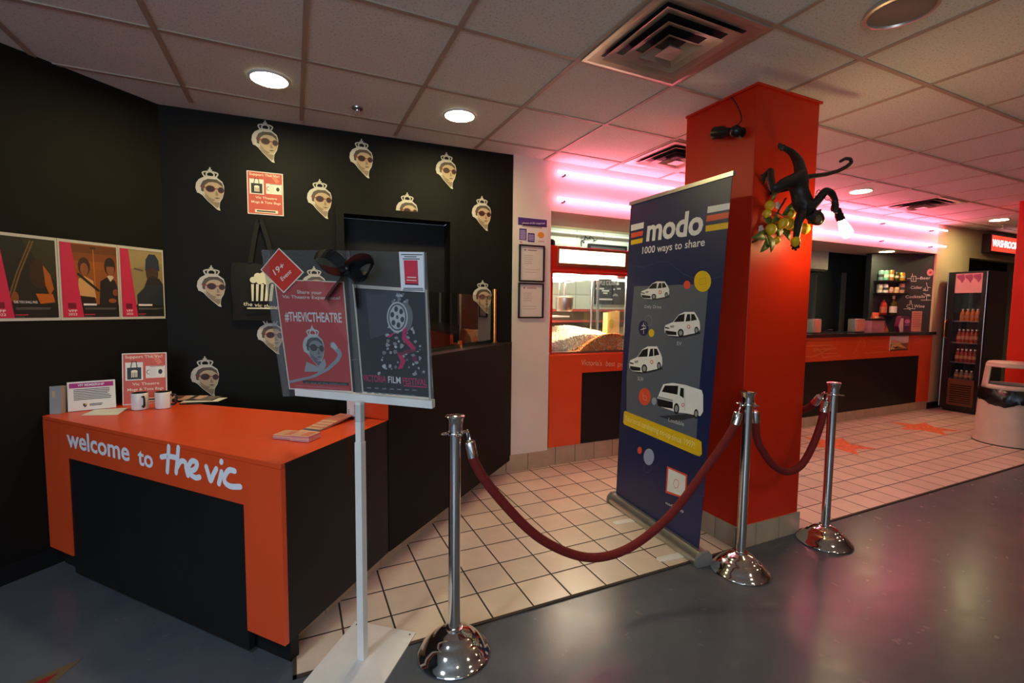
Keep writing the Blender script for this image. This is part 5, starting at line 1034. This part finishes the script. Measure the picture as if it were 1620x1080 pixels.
for grp in ([[(640, 202), (700, 200), (700, 245), (775, 245), (775, 165), (705, 165), (700, 200)], [(775, 200), (835, 200)], [(720, 160), (720, 125)], [(735, 180), (735, 230)]], [[(885, 385), (955, 388), (960, 340), (945, 310), (940, 265)], [(920, 340), (920, 388)], [(965, 340), (1000, 340)], [(890, 360), (915, 380)]],
            [[(895, 435), (1000, 470), (920, 470)], [(930, 450), (990, 450)], [(940, 470), (940, 540)], [(855, 535), (1010, 535)]], [[(630, 640), (640, 610), (680, 610), (685, 540)], [(700, 540), (705, 600), (720, 610), (720, 665)], [(585, 672), (765, 668)], [(640, 660), (690, 690)], [(640, 640), (690, 660)]]):
    mb = MB()
    for st in grp: mb.ribbon(CW, [mpx(*q) for q in st], .008, mw, .0015)
    mb.build('drink_icon', t)
mb = MB(); u, v = mpx(998, 107); mb.disc(CW, u, v, .052, .052, ink(232, 170, 176), .0012, 28); mb.poly(CW, [(u + r * math.cos(a), v + r * math.sin(a)) for r, a in [(.03 if k % 2 == 0 else .014, PI / 2 + k * PI / 5) for k in range(10)]], ink(196, 50, 60), .0018); mb.ring(CW, u, v, .044, .048, ink(210, 90, 100), .0018, 28)
tag(mb.build('round_sticker'), 'round pink sticker above the word Beer on the bar wall', 'sticker')
# on the worktop
BT = 1.1485
def napkin(xa, xb, label):
    a, b = at_y(xa, 525, 3.68), at_y(xb, 525, 3.68); a = a + V3((.05, 0, 0)); w = b.x - a.x; t = thing('napkin_dispenser', label, 'napkin dispenser', (a.x + w / 2, 3.76, BT), 'napkin dispensers on the bar'); h = .185
    mb = MB(); mb.box((a.x, 3.70, BT + .008), (b.x, 3.80, BT + h), M_STEEL); mb.build('dispenser_body', t, bevel=.006); mb = MB(); mb.box((a.x + w * .08, 3.694, BT + .02), (b.x - w * .04, 3.70, BT + h - .012), mat('pink_card', (226, 150, 130), .6)); mb.build('card_insert', t)
    mb = MB(); mb.box((a.x + .01, 3.71, BT), (b.x - .01, 3.79, BT + .008), M_PLASTICB); mb.build('rubber_foot', t)
napkin(1285, 1301, 'napkin dispenser at the left end of the bar, beside the pillar'); napkin(1352, 1370, 'napkin dispenser in the middle of the bar')
t = thing('straw_bin', 'pink box with a black top on the bar beside the orange table tent', 'box', (7.2, 3.75, BT)); a, b = at_y(1380, 525, 3.66), at_y(1400, 525, 3.66)
mb = MB(); mb.plan([(a.x, 3.67), (b.x, 3.67), (b.x, 3.78), (a.x, 3.78)], BT, BT + .165, mat('mauve_card', (206, 140, 150), .5)); mb.build('box_body', t, bevel=.003); mb = MB(); mb.plan([(a.x - .01, 3.66), (b.x + .01, 3.66), (b.x + .01, 3.79), (a.x - .01, 3.79)], BT + .165, BT + .19, M_PLASTICB); mb.build('box_top', t, bevel=.003)
t = thing('table_tent', 'slanted orange table tent sign on the bar', 'sign', (7.4, 3.93, BT)); c0, c1 = at_y(1388, 524, 3.86), at_y(1408.5, 524, 3.86); tp0, tp1 = at_y(1384, 494, 3.94), at_y(1402, 494, 3.94); om = ink(226, 110, 76)
P = [V3((c0.x, 3.88, BT)), V3((c1.x, 3.88, BT)), V3((c1.x - .07, 3.94, tp0.z)), V3((c0.x + .0, 3.94, tp0.z)), V3((c0.x, 4.0, BT)), V3((c1.x, 4.0, BT))]
mb = MB(); mb.add(P, [(0, 1, 2, 3), (5, 4, 3, 2), (0, 3, 4), (1, 5, 2), (4, 5, 1, 0)], om); mb.build('tent_card', t)
fr = Fr(P[0], P[1] - P[0], P[3] - P[0]); mb = MB(); w = (P[1] - P[0]).length; bars(mb, fr, w * .15, .03, w * .75, .22, 5, ink(244, 200, 170), .001, .5); mb.build('tent_print', t)
t = thing('snack_bag', 'dark purple and white snack bag standing on the bar', 'snack bag', (7.9, 3.72, BT)); a, b = at_y(1426, 525, 3.66), at_y(1446, 525, 3.66); fr = Fr((a.x, 3.70, BT), (1, 0, 0), Z); w = b.x - a.x; h = .225
M_PUR = mat('purple_foil', (92, 26, 66), .3); mb = MB(); mb.prism(fr, [(0.04, 0), (w - .01, 0), (w, h * .35), (w - .03, h * .88), (w - .05, h), (.06, h), (.04, h * .88), (.0, h * .35)], -.06, .0, M_PUR); mb.build('bag_body', t, bevel=.012)
mb = MB(); mb.prism(fr, [(0.04, 0.004), (w * .38, 0.004), (w * .36, h * .5), (w * .34, h * .86), (.05, h * .86), (.006, h * .35)], .0, .002, ink(226, 196, 190)); mb.build('white_panel', t); mb = MB(); mb.disc(fr, w * .66, h * .66, w * .22, h * .14, ink(214, 120, 180), .002, 18); mb.rect(fr, w * .46, h * .40, w * .84, h * .48, ink(190, 100, 160), .002); mb.build('bag_logo', t)
t = thing('menu_stand', 'pink menu sheet in a clear stand at the right end of the bar', 'menu', (8.3, 3.69, BT)); a, b = at_y(1438.5, 525, 3.72), at_y(1465.5, 525, 3.72); fr = Fr((a.x, 3.705, BT + .001), (1, 0, 0), Z); w = min(b.x, 8.36) - a.x; h = .30
mb = MB(); mb.fbox(fr, 0, 0, w, h, -.003, 0, M_ACRYL); mb.fbox(fr, 0, 0, w, .004, -.0, .03, M_ACRYL); mb.build('acrylic_stand', t); mb = MB(); mb.fbox(fr, .004, .004, w - .004, h - .004, .0005, .0015, ink(226, 150, 140)); bars(mb, fr, .03, .05, w - .03, h - .03, 7, ink(190, 100, 96), .002, .35); mb.build('menu_sheet', t)
t = thing('photo_sign', 'small landscape photo panel hanging on the bar front', 'picture', (7.75, 3.61, .9))
fr = BF; q0, q1 = BF.px(1405, 554.5), BF.px(1435, 528); mb = MB(); mb.fbox(BF, q0[0], q0[1], q1[0], min(q1[1], 1.10), .0125, .022, M_PAPER)
R_ = lambda L, m, d: mb.poly(BF, [(q0[0] + (q1[0] - q0[0]) * a, q0[1] + (min(q1[1], 1.1) - q0[1]) * b) for a, b in L], m, d)
R_([(0, .5), (1, .5), (1, 1), (0, 1)], ink(206, 190, 190), .0224); R_([(0, 0), (1, 0), (1, .52), (0, .46)], ink(150, 90, 60), .0225); R_([(0, .06), (.08, .42), (.5, .50), (.9, .12), (.6, .2), (.3, .34), (.35, .12)], ink(226, 180, 120), .0228); R_([(.1, .28), (.34, .24), (.5, .3), (.3, .12)], ink(40, 30, 26), .023); R_([(0, .62), (.1, .80), (.7, .55), (0, .5)], ink(214, 150, 120), .0227); R_([(0, 0), (1, 0), (1, .07), (0, .07)], ink(40, 24, 20), .0232)
mb.build('photo_panel', t)
t = thing('cup', 'small clear cup on the bar left of the middle napkin dispenser', 'cup', V3((6.35, 3.80, BT)))
mb = MB(); mb.lathe([(.022, 0), (.028, .04)], M_GLASS, (6.35, 3.80, BT), 16, caps=False); mb.build('cup_wall', t); mb = MB(); mb.lathe([(.0285, .04), (.030, .042), (.0285, .044)], M_STEEL, (6.35, 3.80, BT), 16); mb.build('cup_rim', t)
q = at_y(1294, 410, 4.45); t = thing('extractor_hood', 'pale boxed extractor hood hanging in the kitchen behind the bar', 'extractor hood', (q.x, 4.5, 2.05))
a, b = at_y(1270, 424, 4.4), at_y(1310, 424, 4.4); mb = MB(); mb.box((a.x - .5, 4.4, a.z), (b.x, 4.74, 2.56), M_WHITEM); mb.build('hood_box', t, bevel=.004); mb = MB(); mb.box((a.x - .48, 4.42, a.z - .03), (b.x - .03, 4.73, a.z), M_DARK); mb.build('hood_filter', t)

#@COOLER
# ------------------------------------------------------------------ drinks cooler
CF = Fr((8.60, 3.545, 0), (0, -1, 0), Z); cw_, ch_ = .435, 2.01
t = thing('drinks_cooler', 'tall black glass-door drinks cooler beside the bar', 'fridge', (8.9, 3.33, 0)); M_BLKE = mat('black_enamel', (22, 18, 20), .25)
mb = MB(); d_ = .62
for r in ((0, .04, .02, ch_), (cw_ - .02, .04, cw_, ch_)): mb.fbox(CF, *r, -d_, -.035, M_BLKE)
mb.fbox(CF, 0.02, 1.98, cw_ - .02, ch_, -d_, -.035, M_BLKE); mb.fbox(CF, .02, .04, cw_ - .02, .36, -d_, -.035, M_BLKE); mb.fbox(CF, .02, .36, cw_ - .02, 1.98, -d_, -d_ + .02, mat('cooler_liner', (150, 130, 124), .4)); mb.build('cabinet', t)
mb = MB(); mb.fbox(CF, .03, 0, cw_ - .03, .04, -d_ + .03, -.06, M_PLASTICB); mb.build('plinth', t)
u0, u1 = CF.px(1509, 500)[0], CF.px(1552, 500)[0]; u0, u1 = .085, cw_ - .055; vg1 = CF.px(1534, 463)[1]; vg0 = CF.px(1518, 600)[1]; vh1 = CF.px(1534, 432)[1]
door = MB(); door.fbox(CF, 0, .06, u0, ch_ - .005, -.033, 0, M_BLKE); door.fbox(CF, u1, .06, cw_, ch_ - .005, -.033, 0, M_BLKE); door.fbox(CF, u0, vh1 + .005, u1, ch_ - .005, -.033, 0, M_BLKE); door.fbox(CF, u0, .06, u1, .10, -.033, 0, M_BLKE); dr_ = door.build('door_frame', t, bevel=.006)
for u in (.006, cw_ - .006): mb = MB(); mb.tube([CF.p(u, .07, .002), CF.p(u, 1.0, .002), CF.p(u, 2.0, .002)], .006, M_STEEL, 8); mb.build('edge_trim', dr_)
mb = MB(); mb.fbox(CF, u0, vg0, u1, vg1, -.022, -.016, M_GLASS); mb.build('door_glass', dr_)
mb = MB(); hv = CF.px(1498, 520)[1]; mb.tube(spline([CF.p(.03, hv + .13, 0), CF.p(.02, hv + .10, .03), CF.p(.02, hv, .036), CF.p(.02, hv - .10, .03), CF.p(.03, hv - .13, 0)], 5), .008, M_BRASS, 10); mb.build('door_handle', dr_)
mb = MB(); mb.fbox(CF, u0, vg1, u1, vh1, -.03, -.008, mat('pale_header_panel', (214, 176, 166), .5)); fr = CF.off(-.008); W_, H_ = u1 - u0, vh1 - vg1
for k in range(3):
    c = u0 + W_ * (.2 + .3 * k); mb.poly(fr, [(c - W_ * .15, vg1 + H_ * .92), (c + W_ * .12, vg1 + H_ * .95), (c + W_ * .15, vg1 + H_ * .72), (c + W_ * .06, vg1 + H_ * .50), (c - W_ * .02, vg1 + H_ * .66), (c - W_ * .14, vg1 + H_ * .78)], ink(150, 80, 110), .0006 + .0002 * k)
mb.build('header_panel', dr_)
mb = MB(); mb.fbox(CF, u0, .10, u1, vg0, -.03, -.010, mat('grille_panel', (96, 56, 40), .4)); 
for k in range(9): mb.fbox(CF, u0 + .03, .14 + .04 * k * (vg0 - .2) / .36, u1 - .03, .152 + .04 * k * (vg0 - .2) / .36, -.010, -.007, M_BLKE)
mb.build('lower_grille', dr_)
rows = [(CF.px(1525, 507.5)[1], 4, (190, 116, 56), 'orange bottle on the top cooler shelf', 'bottles on the top cooler shelf', .17), (CF.px(1520, 542)[1], 5, (140, 60, 42), 'red drink bottle on the second cooler shelf', 'bottles on the second cooler shelf', .19), (CF.px(1516, 573)[1], 5, (130, 54, 46), 'red drink bottle on the third cooler shelf', 'bottles on the third cooler shelf', .19), (CF.px(1512, 602)[1] + .02, 4, (110, 100, 100), 'pale bottle lying low on the bottom cooler shelf', 'bottles on the bottom cooler shelf', .13)]
for z, n, c_, lab, grp, hb in rows:
    mb = MB(); mb.fbox(CF, .022, z - .012, cw_ - .022, z, -d_ + .03, -.05, M_STEEL); mb.build('shelf', t)
    m = mat('drink_liquid', c_, .2); proto = None
    for k in range(n):
        u = (u0 + .03) + (u1 - u0 - .06) * (k + (.8 if n == 4 and hb > .15 else .5)) / (n + (.3 if n == 4 else 0)); q = CF.p(u, z + .0005, -.10)
        if proto is None:
            proto = thing('drink_bottle', lab, 'bottle', q, grp); a = MB(); a.lathe([(.026, 0), (.028, .006), (.028, hb * .62), (.020, hb * .76), (.012, hb * .84), (.012, hb * .93)], m, q, 14); a.build('bottle_body', proto)
            a = MB(); a.lathe([(.0135, hb * .90), (.0135, hb), (.0001, hb)], M_WHITEM, q, 12); a.build('bottle_cap', proto); a = MB(); a.lathe([(.0285, hb * .25), (.0285, hb * .5)], ink(170, 120, 90), q, 14); a.build('bottle_label', proto)
        else: dup(proto, q)

#@BIN
bc = V3((7.11, 2.31, 0)); t = thing('litter_bin', 'round beige litter bin with a black liner at the right edge', 'bin', bc)
R0, R1, RH, HB = .272, .235, .205, .90
mb = MB(); mb.lathe([(R0 + .004, 0), (R0 + .004, .014), (R0 - .01, .016)], M_PLASTICB, bc, 48); mb.build('base_ring', t)
zl = .56
mb = MB(); mb.lathe([(R0, .014), (R0 - .002, .03), (R1 + .006, zl + .02), (R1 + .004, zl + .03), (R1 - .015, zl + .03), (R0 - .02, .02)], M_BINP, bc, 48); mb.build('bin_body', t)
mb = MB(); n = 64; vs = []; fs = []; zz = [zl + .03, .655, .70, .80, .845, .865]
def hr(z): return R1 + (RH - R1) * (z - zl) / (HB - zl)
for i, z in enumerate(zz):
    for j in range(n):
        a = 2 * PI * j / n; vs.append(bc + V3((hr(z) * math.cos(a), hr(z) * math.sin(a), z)))
va = math.atan2(-bc.y, -bc.x)
for i in range(len(zz) - 1):
    for j in range(n):
        a = 2 * PI * (j + .5) / n; da = abs((a - va + PI) % (2 * PI) - PI)
        if i in (1, 2, 3) and (da < .95 or da > PI - .95): continue
        fs.append((i * n + j, i * n + (j + 1) % n, (i + 1) * n + (j + 1) % n, (i + 1) * n + j))
mb.add(vs, fs, M_BINP); mb.lathe([(hr(.865), .865), (hr(.89) - .004, .89), (hr(.9) - .02, .90), (.0001, .902)], M_BINP, bc, 64); hood = mb.build('bin_hood', t); so = hood.modifiers.new('wall', 'SOLIDIFY'); so.thickness = .014; so.offset = -1
mb = MB(); n = 72; rings = []
for i, (dr0, z) in enumerate(((-.012, zl + .05), (.004, zl + .055), (.014, zl + .02), (.018, zl - .03), (.012, zl - .07), (.003, zl - .08))):
    for j in range(n):
        a = 2 * PI * j / n; da = (a - va + PI) % (2 * PI) - PI; sag = (.055 * math.exp(-((da + .25) / .55) ** 2)) * (i / 5) ** .7; wob = .006 * math.sin(11 * a + i) + .004 * math.sin(23 * a + 2 * i)
        rr = R1 + (R0 - R1) * (zl - z + sag) / zl + dr0 + (wob if 0 < i < 5 else 0) + .006; rings.append(bc + V3((rr * math.cos(a), rr * math.sin(a), z - sag + (wob if i == 5 else 0))))
mb.add(rings, [(i * n + j, i * n + (j + 1) % n, (i + 1) * n + (j + 1) % n, (i + 1) * n + j) for i in range(5) for j in range(n)], mat('black_liner', (20, 20, 20), .25)); mb.build('bin_liner', t)

#@WASHROOM
WF = Fr((9.74, BW, 0), (1, 0, 0), Z); t = thing('washroom_sign', 'red lit WASHROOMS box sign above the dark doorway', 'lit sign', (10.27, BW, 2.38))
M_RL = mat('red_lit_panel', (220, 30, 20), .4, vary=0, emit=(1.0, .06, .03), strength=1.4); M_WL = mat('white_lit_letters', (255, 250, 250), .4, vary=0, emit=(1.0, .86, .86), strength=5.0)
mb = MB(); mb.fbox(WF, 0, 2.365, 1.06, 2.655, 0, .10, mat('dark_sign_case', (40, 20, 18), .4)); mb.build('sign_case', t, bevel=.003); mb = MB(); mb.rect(WF, .045, 2.39, 1.03, 2.63, M_RL, .1005); mb.build('sign_face', t)
mb = MB(); mb.text(WF, 'WASHROOMS', (.07, 2.462), (1.0, 2.462), .105, M_WL, .102, .012); mb.build('lettering', t)

#@STARS
def star(c, R, r, rot, n=5): return [(c.x + (R if k % 2 == 0 else r) * math.cos(rot + k * PI / n), c.y + (R if k % 2 == 0 else r) * math.sin(rot + k * PI / n)) for k in range(2 * n)]
M_ST = mat('worn_orange_star_paint', (216, 112, 66), .5, vary=.35, scale=26)
for (x, y), lab in (((1325, 704), 'worn orange star painted on the tiles behind the right stanchion'), ((1462, 677), 'worn orange star painted on the tiles in front of the bar')):
    q = at_z(x, y); mb = MB(); mb.plan(star(q, .36, .17, .4), .0042, .0050, M_ST); tag(mb.build('floor_star'), lab, 'floor star', 'orange floor stars')
tp = at_z(131, 1041); e1, e2 = at_z(40, 1080) - tp, at_z(85, 1080) - tp; ax_ = (e1.normalized() + e2.normalized()).normalized(); ha = math.acos(max(-1, min(1, e1.normalized().dot(ax_))))
Rs = .62; cst = tp + ax_ * Rs; rs = Rs * math.sin(ha) / math.sin(PI - ha - PI / 5); rot = math.atan2(-ax_.y, -ax_.x)
t = thing('floor_star', 'red star with a brass outline inlaid in the grey floor', 'floor star', (cst.x, cst.y, 0))
mb = MB(); mb.plan(star(cst, Rs, rs, rot), .0004, .0012, mat('brass_inlay', (150, 128, 96), .35, .6)); mb.build('star_outline', t); mb = MB(); mb.plan(star(cst, Rs * .87, rs * .90, rot), .0012, .0018, ink(150, 36, 40, .35)); mb.build('star_fill', t)

#@MONKEY
# ------------------------------------------------------------------ monkey lamp, fruit, spotlight
M_MONK = mat('dark_resin', (40, 33, 29), .5, vary=.25, scale=30, bump=.2, bscale=90)
mk = thing('monkey_lamp', 'dark monkey sculpture hanging upside down with a lit bulb, on the orange pillar', 'lamp', at_y(1265, 300, PY0))
MQ = lambda x, y, Y: at_y(1180 + x / 6, 220 + y / 6, Y)
def skin(name, verts, edges, parent, m, sub=2):
    L = WL[parent.name]; me = bpy.data.meshes.new(name); me.from_pydata([V3(v[0]) - L for v in verts], edges, []); me.materials.append(m)
    o = bpy.data.objects.new(name, me); C.objects.link(o); o.parent = parent; WL[o.name] = L
    s_ = o.modifiers.new('skin', 'SKIN'); s_.use_smooth_shade = True
    if not me.skin_vertices: 
        bm = bmesh.new(); bm.from_mesh(me); bm.verts.layers.skin.verify(); bm.to_mesh(me); bm.free()
    for k, sv in enumerate(me.skin_vertices[0].data): sv.radius = (verts[k][1] * 1.32, verts[k][1] * 1.32); sv.use_root = (k == 0); sv.use_loose = False
    ss = o.modifiers.new('sub', 'SUBSURF'); ss.levels = sub; ss.render_levels = sub
    return o
V_, E_ = [], []
def chain(start, pts):
    p = start
    for q, r in pts:
        V_.append((q, r)); k = len(V_) - 1
        if p is not None: E_.append((p, k))
        p = k
    return p
B0 = 1.73
pel = chain(None, [(MQ(505, 385, B0), .036)])
wai = chain(pel, [(MQ(500, 470, B0), .034)]); che = chain(wai, [(MQ(530, 570, B0 - .01), .042)]); sho = chain(che, [(MQ(570, 650, B0 - .02), .040)])
nek = chain(sho, [(MQ(610, 700, B0 - .04), .026)]); hea = chain(nek, [(MQ(660, 745, B0 - .06), .040)]); chain(hea, [(MQ(700, 775, B0 - .085), .024), (MQ(716, 790, B0 - .098), .015)])
chain(hea, [(MQ(690, 690, B0 - .03), .010), (MQ(715, 668, B0 - .03), .004)]); chain(hea, [(MQ(605, 790, B0 - .03), .010), (MQ(592, 800, B0 - .03), .005)])
# leg stretched up to the pillar
an = chain(pel, [(MQ(520, 320, B0), .026), (MQ(500, 210, B0 + .04), .022), (MQ(430, 115, B0 + .10), .015), (MQ(385, 85, B0 + .125), .015)])
for dx, dy in ((-75, -45), (-82, -25), (-80, -5), (-60, 20)): chain(an, [(MQ(385 + dx * .6, 85 + dy * .6, B0 + .135), .0065), (MQ(385 + dx, 85 + dy, B0 + .142), .005)])
# bent leg, foot on the pillar
an = chain(pel, [(MQ(410, 400, B0 - .01), .026), (MQ(330, 440, B0 - .01), .024), (MQ(255, 485, B0), .019), (MQ(235, 380, B0 + .04), .015), (MQ(240, 285, B0 + .08), .013), (MQ(195, 320, B0 + .11), .013)])
for dx, dy in ((-50, 30), (-45, 75), (-25, 105), (5, 70)): chain(an, [(MQ(195 + dx * .6, 320 + dy * .6, B0 + .125), .0065), (MQ(195 + dx, 320 + dy, B0 + .138), .005)])
# tail
chain(pel, [(MQ(560, 362, B0 - .01), .013), (MQ(640, 350, B0 - .02), .0105), (MQ(760, 335, B0 - .03), .0095), (MQ(870, 305, B0 - .03), .009), (MQ(955, 262, B0 - .03), .009), (MQ(1002, 222, B0 - .03), .0085), (MQ(990, 188, B0 - .03), .008), (MQ(945, 184, B0 - .03), .0075), (MQ(892, 214, B0 - .03), .0065)])
# arm raised with the bulb
w1 = chain(sho, [(MQ(640, 640, B0 - .05), .022), (MQ(700, 560, B0 - .07), .018), (MQ(755, 486, B0 - .08), .017), (MQ(815, 510, B0 - .08), .0145), (MQ(848, 580, B0 - .08), .0125), (MQ(845, 645, B0 - .08), .014)])
for dx, dy, dd in ((-30, 40, .008), (-10, 58, -.016), (12, 58, -.016), (28, 36, .006)): chain(w1, [(MQ(845 + dx, 645 + dy * .5, B0 - .08 + dd), .006), (MQ(852 + dx * .9, 645 + dy, B0 - .08 + dd), .005)])
# arm reaching down with a lemon
w2 = chain(sho, [(MQ(540, 690, B0 - .03), .022), (MQ(500, 780, B0 - .05), .018), (MQ(490, 860, B0 - .06), .015), (MQ(478, 940, B0 - .07), .012), (MQ(472, 1000, B0 - .07), .014)])
for dx, dy, dd in ((-42, 10, 0), (-30, 46, .0), (2, 58, -.004), (36, 36, -.01), (46, -20, -.02)): chain(w2, [(MQ(472 + dx * .7, 1000 + dy * .6, B0 - .07 + dd), .006), (MQ(472 + dx, 1000 + dy, B0 - .075 + dd), .005)])
skin('monkey_body', V_, E_, mk, M_MONK)
mb = MB(); mb.ball(MQ(690, 764, B0 - .088), .026, mat('brown_resin', (112, 84, 58), .5, vary=.2, scale=40), 14, (1, .7, .85)); mb.build('face', mk)
for x, y in ((672, 742), (694, 728)):
    mb = MB(); mb.ball(MQ(x, y, B0 - .104), .0065, mat('eye_gloss', (120, 92, 60), .15), 10); mb.build('eye', mk)
s0, s1 = MQ(862, 660, B0 - .08), MQ(900, 762, B0 - .08); ax = (s1 - s0)
mb = MB(); mb.lathe([(.012, 0), (.019, .006), (.0195, ax.length * .55), (.022, ax.length * .58), (.022, ax.length)], M_PLASTICB, s0, 20, axis=ax); mb.build('bulb_socket', mk)
b1 = MQ(975, 925, B0 - .08); bx = b1 - s1; Lb = bx.length
mb = MB(); mb.lathe([(.014, 0), (.017, Lb * .12), (.028, Lb * .55), (.031, Lb * .75), (.024, Lb * .93), (.0001, Lb)], mat('glowing_bulb', (255, 236, 190), .3, vary=0, emit=(1.0, .70, .30), strength=100), s1, 24, axis=bx); mb.build('bulb', mk)
mb = MB(); mb.tube(spline([MQ(600, 640, B0 - .05), MQ(655, 560, B0 - .07), MQ(672, 500, B0 - .10), MQ(695, 482, B0 - .10), MQ(716, 500, B0 - .10)], 6), .0022, M_PLASTICB, 6); mb.tube(spline([MQ(735, 540, B0 - .10), MQ(760, 575, B0 - .10), MQ(800, 580, B0 - .10), MQ(830, 640, B0 - .1)], 6), .0022, M_PLASTICB, 6); mb.build('cord', mk)
mb = MB(); q = MQ(497, 450, B0); mb.tube([V3((q.x, PY0, q.z)), V3((q.x, B0 + .0, q.z))], .012, M_PLASTICB, 10); mb.build('wall_mount', mk)
lb = thing('lemon_branch', 'artificial branch of lemons and leaves fixed to the orange pillar under the monkey', 'artificial fruit', MQ(280, 760, PY0))
M_LEM = mat('lemon_skin', (244, 192, 34), .4, vary=.12, scale=40, bump=.2, bscale=160); M_LEAF = mat('green_leaf', (92, 104, 30), .5, vary=.3, scale=20); M_TWIG = mat('brown_twig', (70, 50, 30), .7); LY = PY0 - .065
for x, y, dy, r in ((225, 630, 0, .026), (200, 705, -.01, .023), (425, 712, -.01, .026), (352, 800, -.03, .029), (415, 805, -.03, .029), (238, 855, -.02, .030), (558, 850, -.01, .030), (292, 962, 0, .020), (440, 835, .0, .024)):
    mb = MB(); c = MQ(x, y, LY + dy - .025); mb.lathe([(.0001, -r * 1.25), (r * .22, -r * 1.15), (r * .6, -r * .85), (r * .95, -r * .3), (r, .1 * r), (r * .85, r * .6), (r * .45, r * .98), (.0001, r * 1.12)], M_LEM, c, 18, axis=(random.uniform(-.6, .6), random.uniform(-.3, .3), 1)); mb.build('lemon', lb)
def leaf(x, y, ang, ln, w, dy=0.0):
    c = MQ(x, y, LY + dy); a = V3((math.cos(ang), -.25, math.sin(ang))).normalized(); s_ = a.cross(V3((0, -1, 0))).normalized(); up = s_.cross(a); P = []; n = 7
    for i in range(n):
        t_ = i / (n - 1); wd = w * math.sin(PI * min(1, .04 + t_ * .96)) ** .8 * (1 - .25 * t_); q = c + a * (ln * t_) + up * (.16 * ln * math.sin(PI * t_)); P += [q - s_ * wd + up * .15 * wd, q, q + s_ * wd + up * .15 * wd]
    mb = MB(); mb.add(P, [f for i in range(n - 1) for f in ((3 * i, 3 * i + 1, 3 * i + 4, 3 * i + 3), (3 * i + 1, 3 * i + 2, 3 * i + 5, 3 * i + 4))], M_LEAF); o = mb.build('leaf', lb); so = o.modifiers.new('thickness', 'SOLIDIFY'); so.thickness = .0015
for a in ((300, 740, -2.0, .11, .030), (350, 720, .9, .10, .032, -.02), (290, 700, -2.4, .10, .028), (180, 900, -2.9, .17, .032), (190, 930, -2.3, .13, .030, -.01), (195, 900, -1.5, .11, .030, -.02), (260, 800, -1.2, .09, .026), (450, 800, -1.9, .09, .028, -.02), (240, 600, 1.9, .09, .024), (330, 850, -.9, .09, .028), (230, 820, 2.8, .10, .028), (400, 690, .6, .09, .024)): leaf(*a)
mb = MB()
for L in ([(380, 560), (300, 700), (230, 850), (150, 930), (60, 980)], [(300, 700), (420, 760), (540, 800)], [(260, 780), (300, 900), (290, 950)]): mb.tube(spline([MQ(x, y, LY + .02) for x, y in L], 4), .005, M_TWIG, 7)
mb.tube([MQ(300, 700, LY + .02), MQ(300, 700, PY0)], .004, M_TWIG, 6); mb.build('twig', lb)
for x, y in ((302, 628), (145, 852), (330, 875)):
    for k in range(5):
        a = k * 2 * PI / 5; c = MQ(x, y, LY - .02) + V3((.012 * math.cos(a), 0, .012 * math.sin(a))); mb = MB(); mb.ball(c, .011, mat('blossom', (226, 190, 176), .6) if k == 0 and x == 302 else ink(226, 190, 176), 8, (1, .4, 1)); mb.build('petal', lb)
mb = MB(); r = .024; mb.lathe([(.0001, -r * 1.2), (r * .6, -r * .85), (r, .0), (r * .85, r * .6), (r * .4, r), (.0001, r * 1.1)], M_LEM, MQ(470, 972, B0 - .096), 18); tag(mb.build('lemon'), 'single lemon held in the lower hand of the monkey', 'lemon')
sp_ = thing('spotlight', 'small black spotlight with a cable on the left side of the orange pillar', 'spotlight', at_x(1150, 208, PX0))
a, b = at_x(1130, 210.5, 2.335), at_x(1172, 207, 2.335); dx = (b - a).normalized(); ln = (b - a).length
mb = MB(); mb.lathe([(.030, 0), (.036, .004), (.036, ln * .34), (.026, ln * .42), (.024, ln * .56), (.018, ln * .62)], M_PLASTICB, a, 20, axis=dx); mb.build('lamp_head', sp_)
mb = MB(); mb.ball(a + dx * (ln * .82), .034, M_PLASTICB, 16); mb.tube([a + dx * ln * .5, a + dx * ln * .85], .016, M_PLASTICB, 10); mb.build('joint', sp_)
mb = MB(); c = a + dx * (ln * .82); mb.lathe([(.012, 0), (.012, PX0 - c.x - .008), (.030, PX0 - c.x - .006), (.030, PX0 - c.x)], M_PLASTICB, c, 16, axis=(1, 0, 0)); mb.build('bracket', sp_)
mb = MB(); mb.tube(spline([c + Z * .03, at_x(1173, 190, 2.36), at_x(1170, 175, 2.372), at_x(1162, 160, 2.375), at_x(1152, 148, 2.375), at_x(1146, 146, 2.37)], 5), .003, M_PLASTICB, 6); mb.build('cable', sp_)
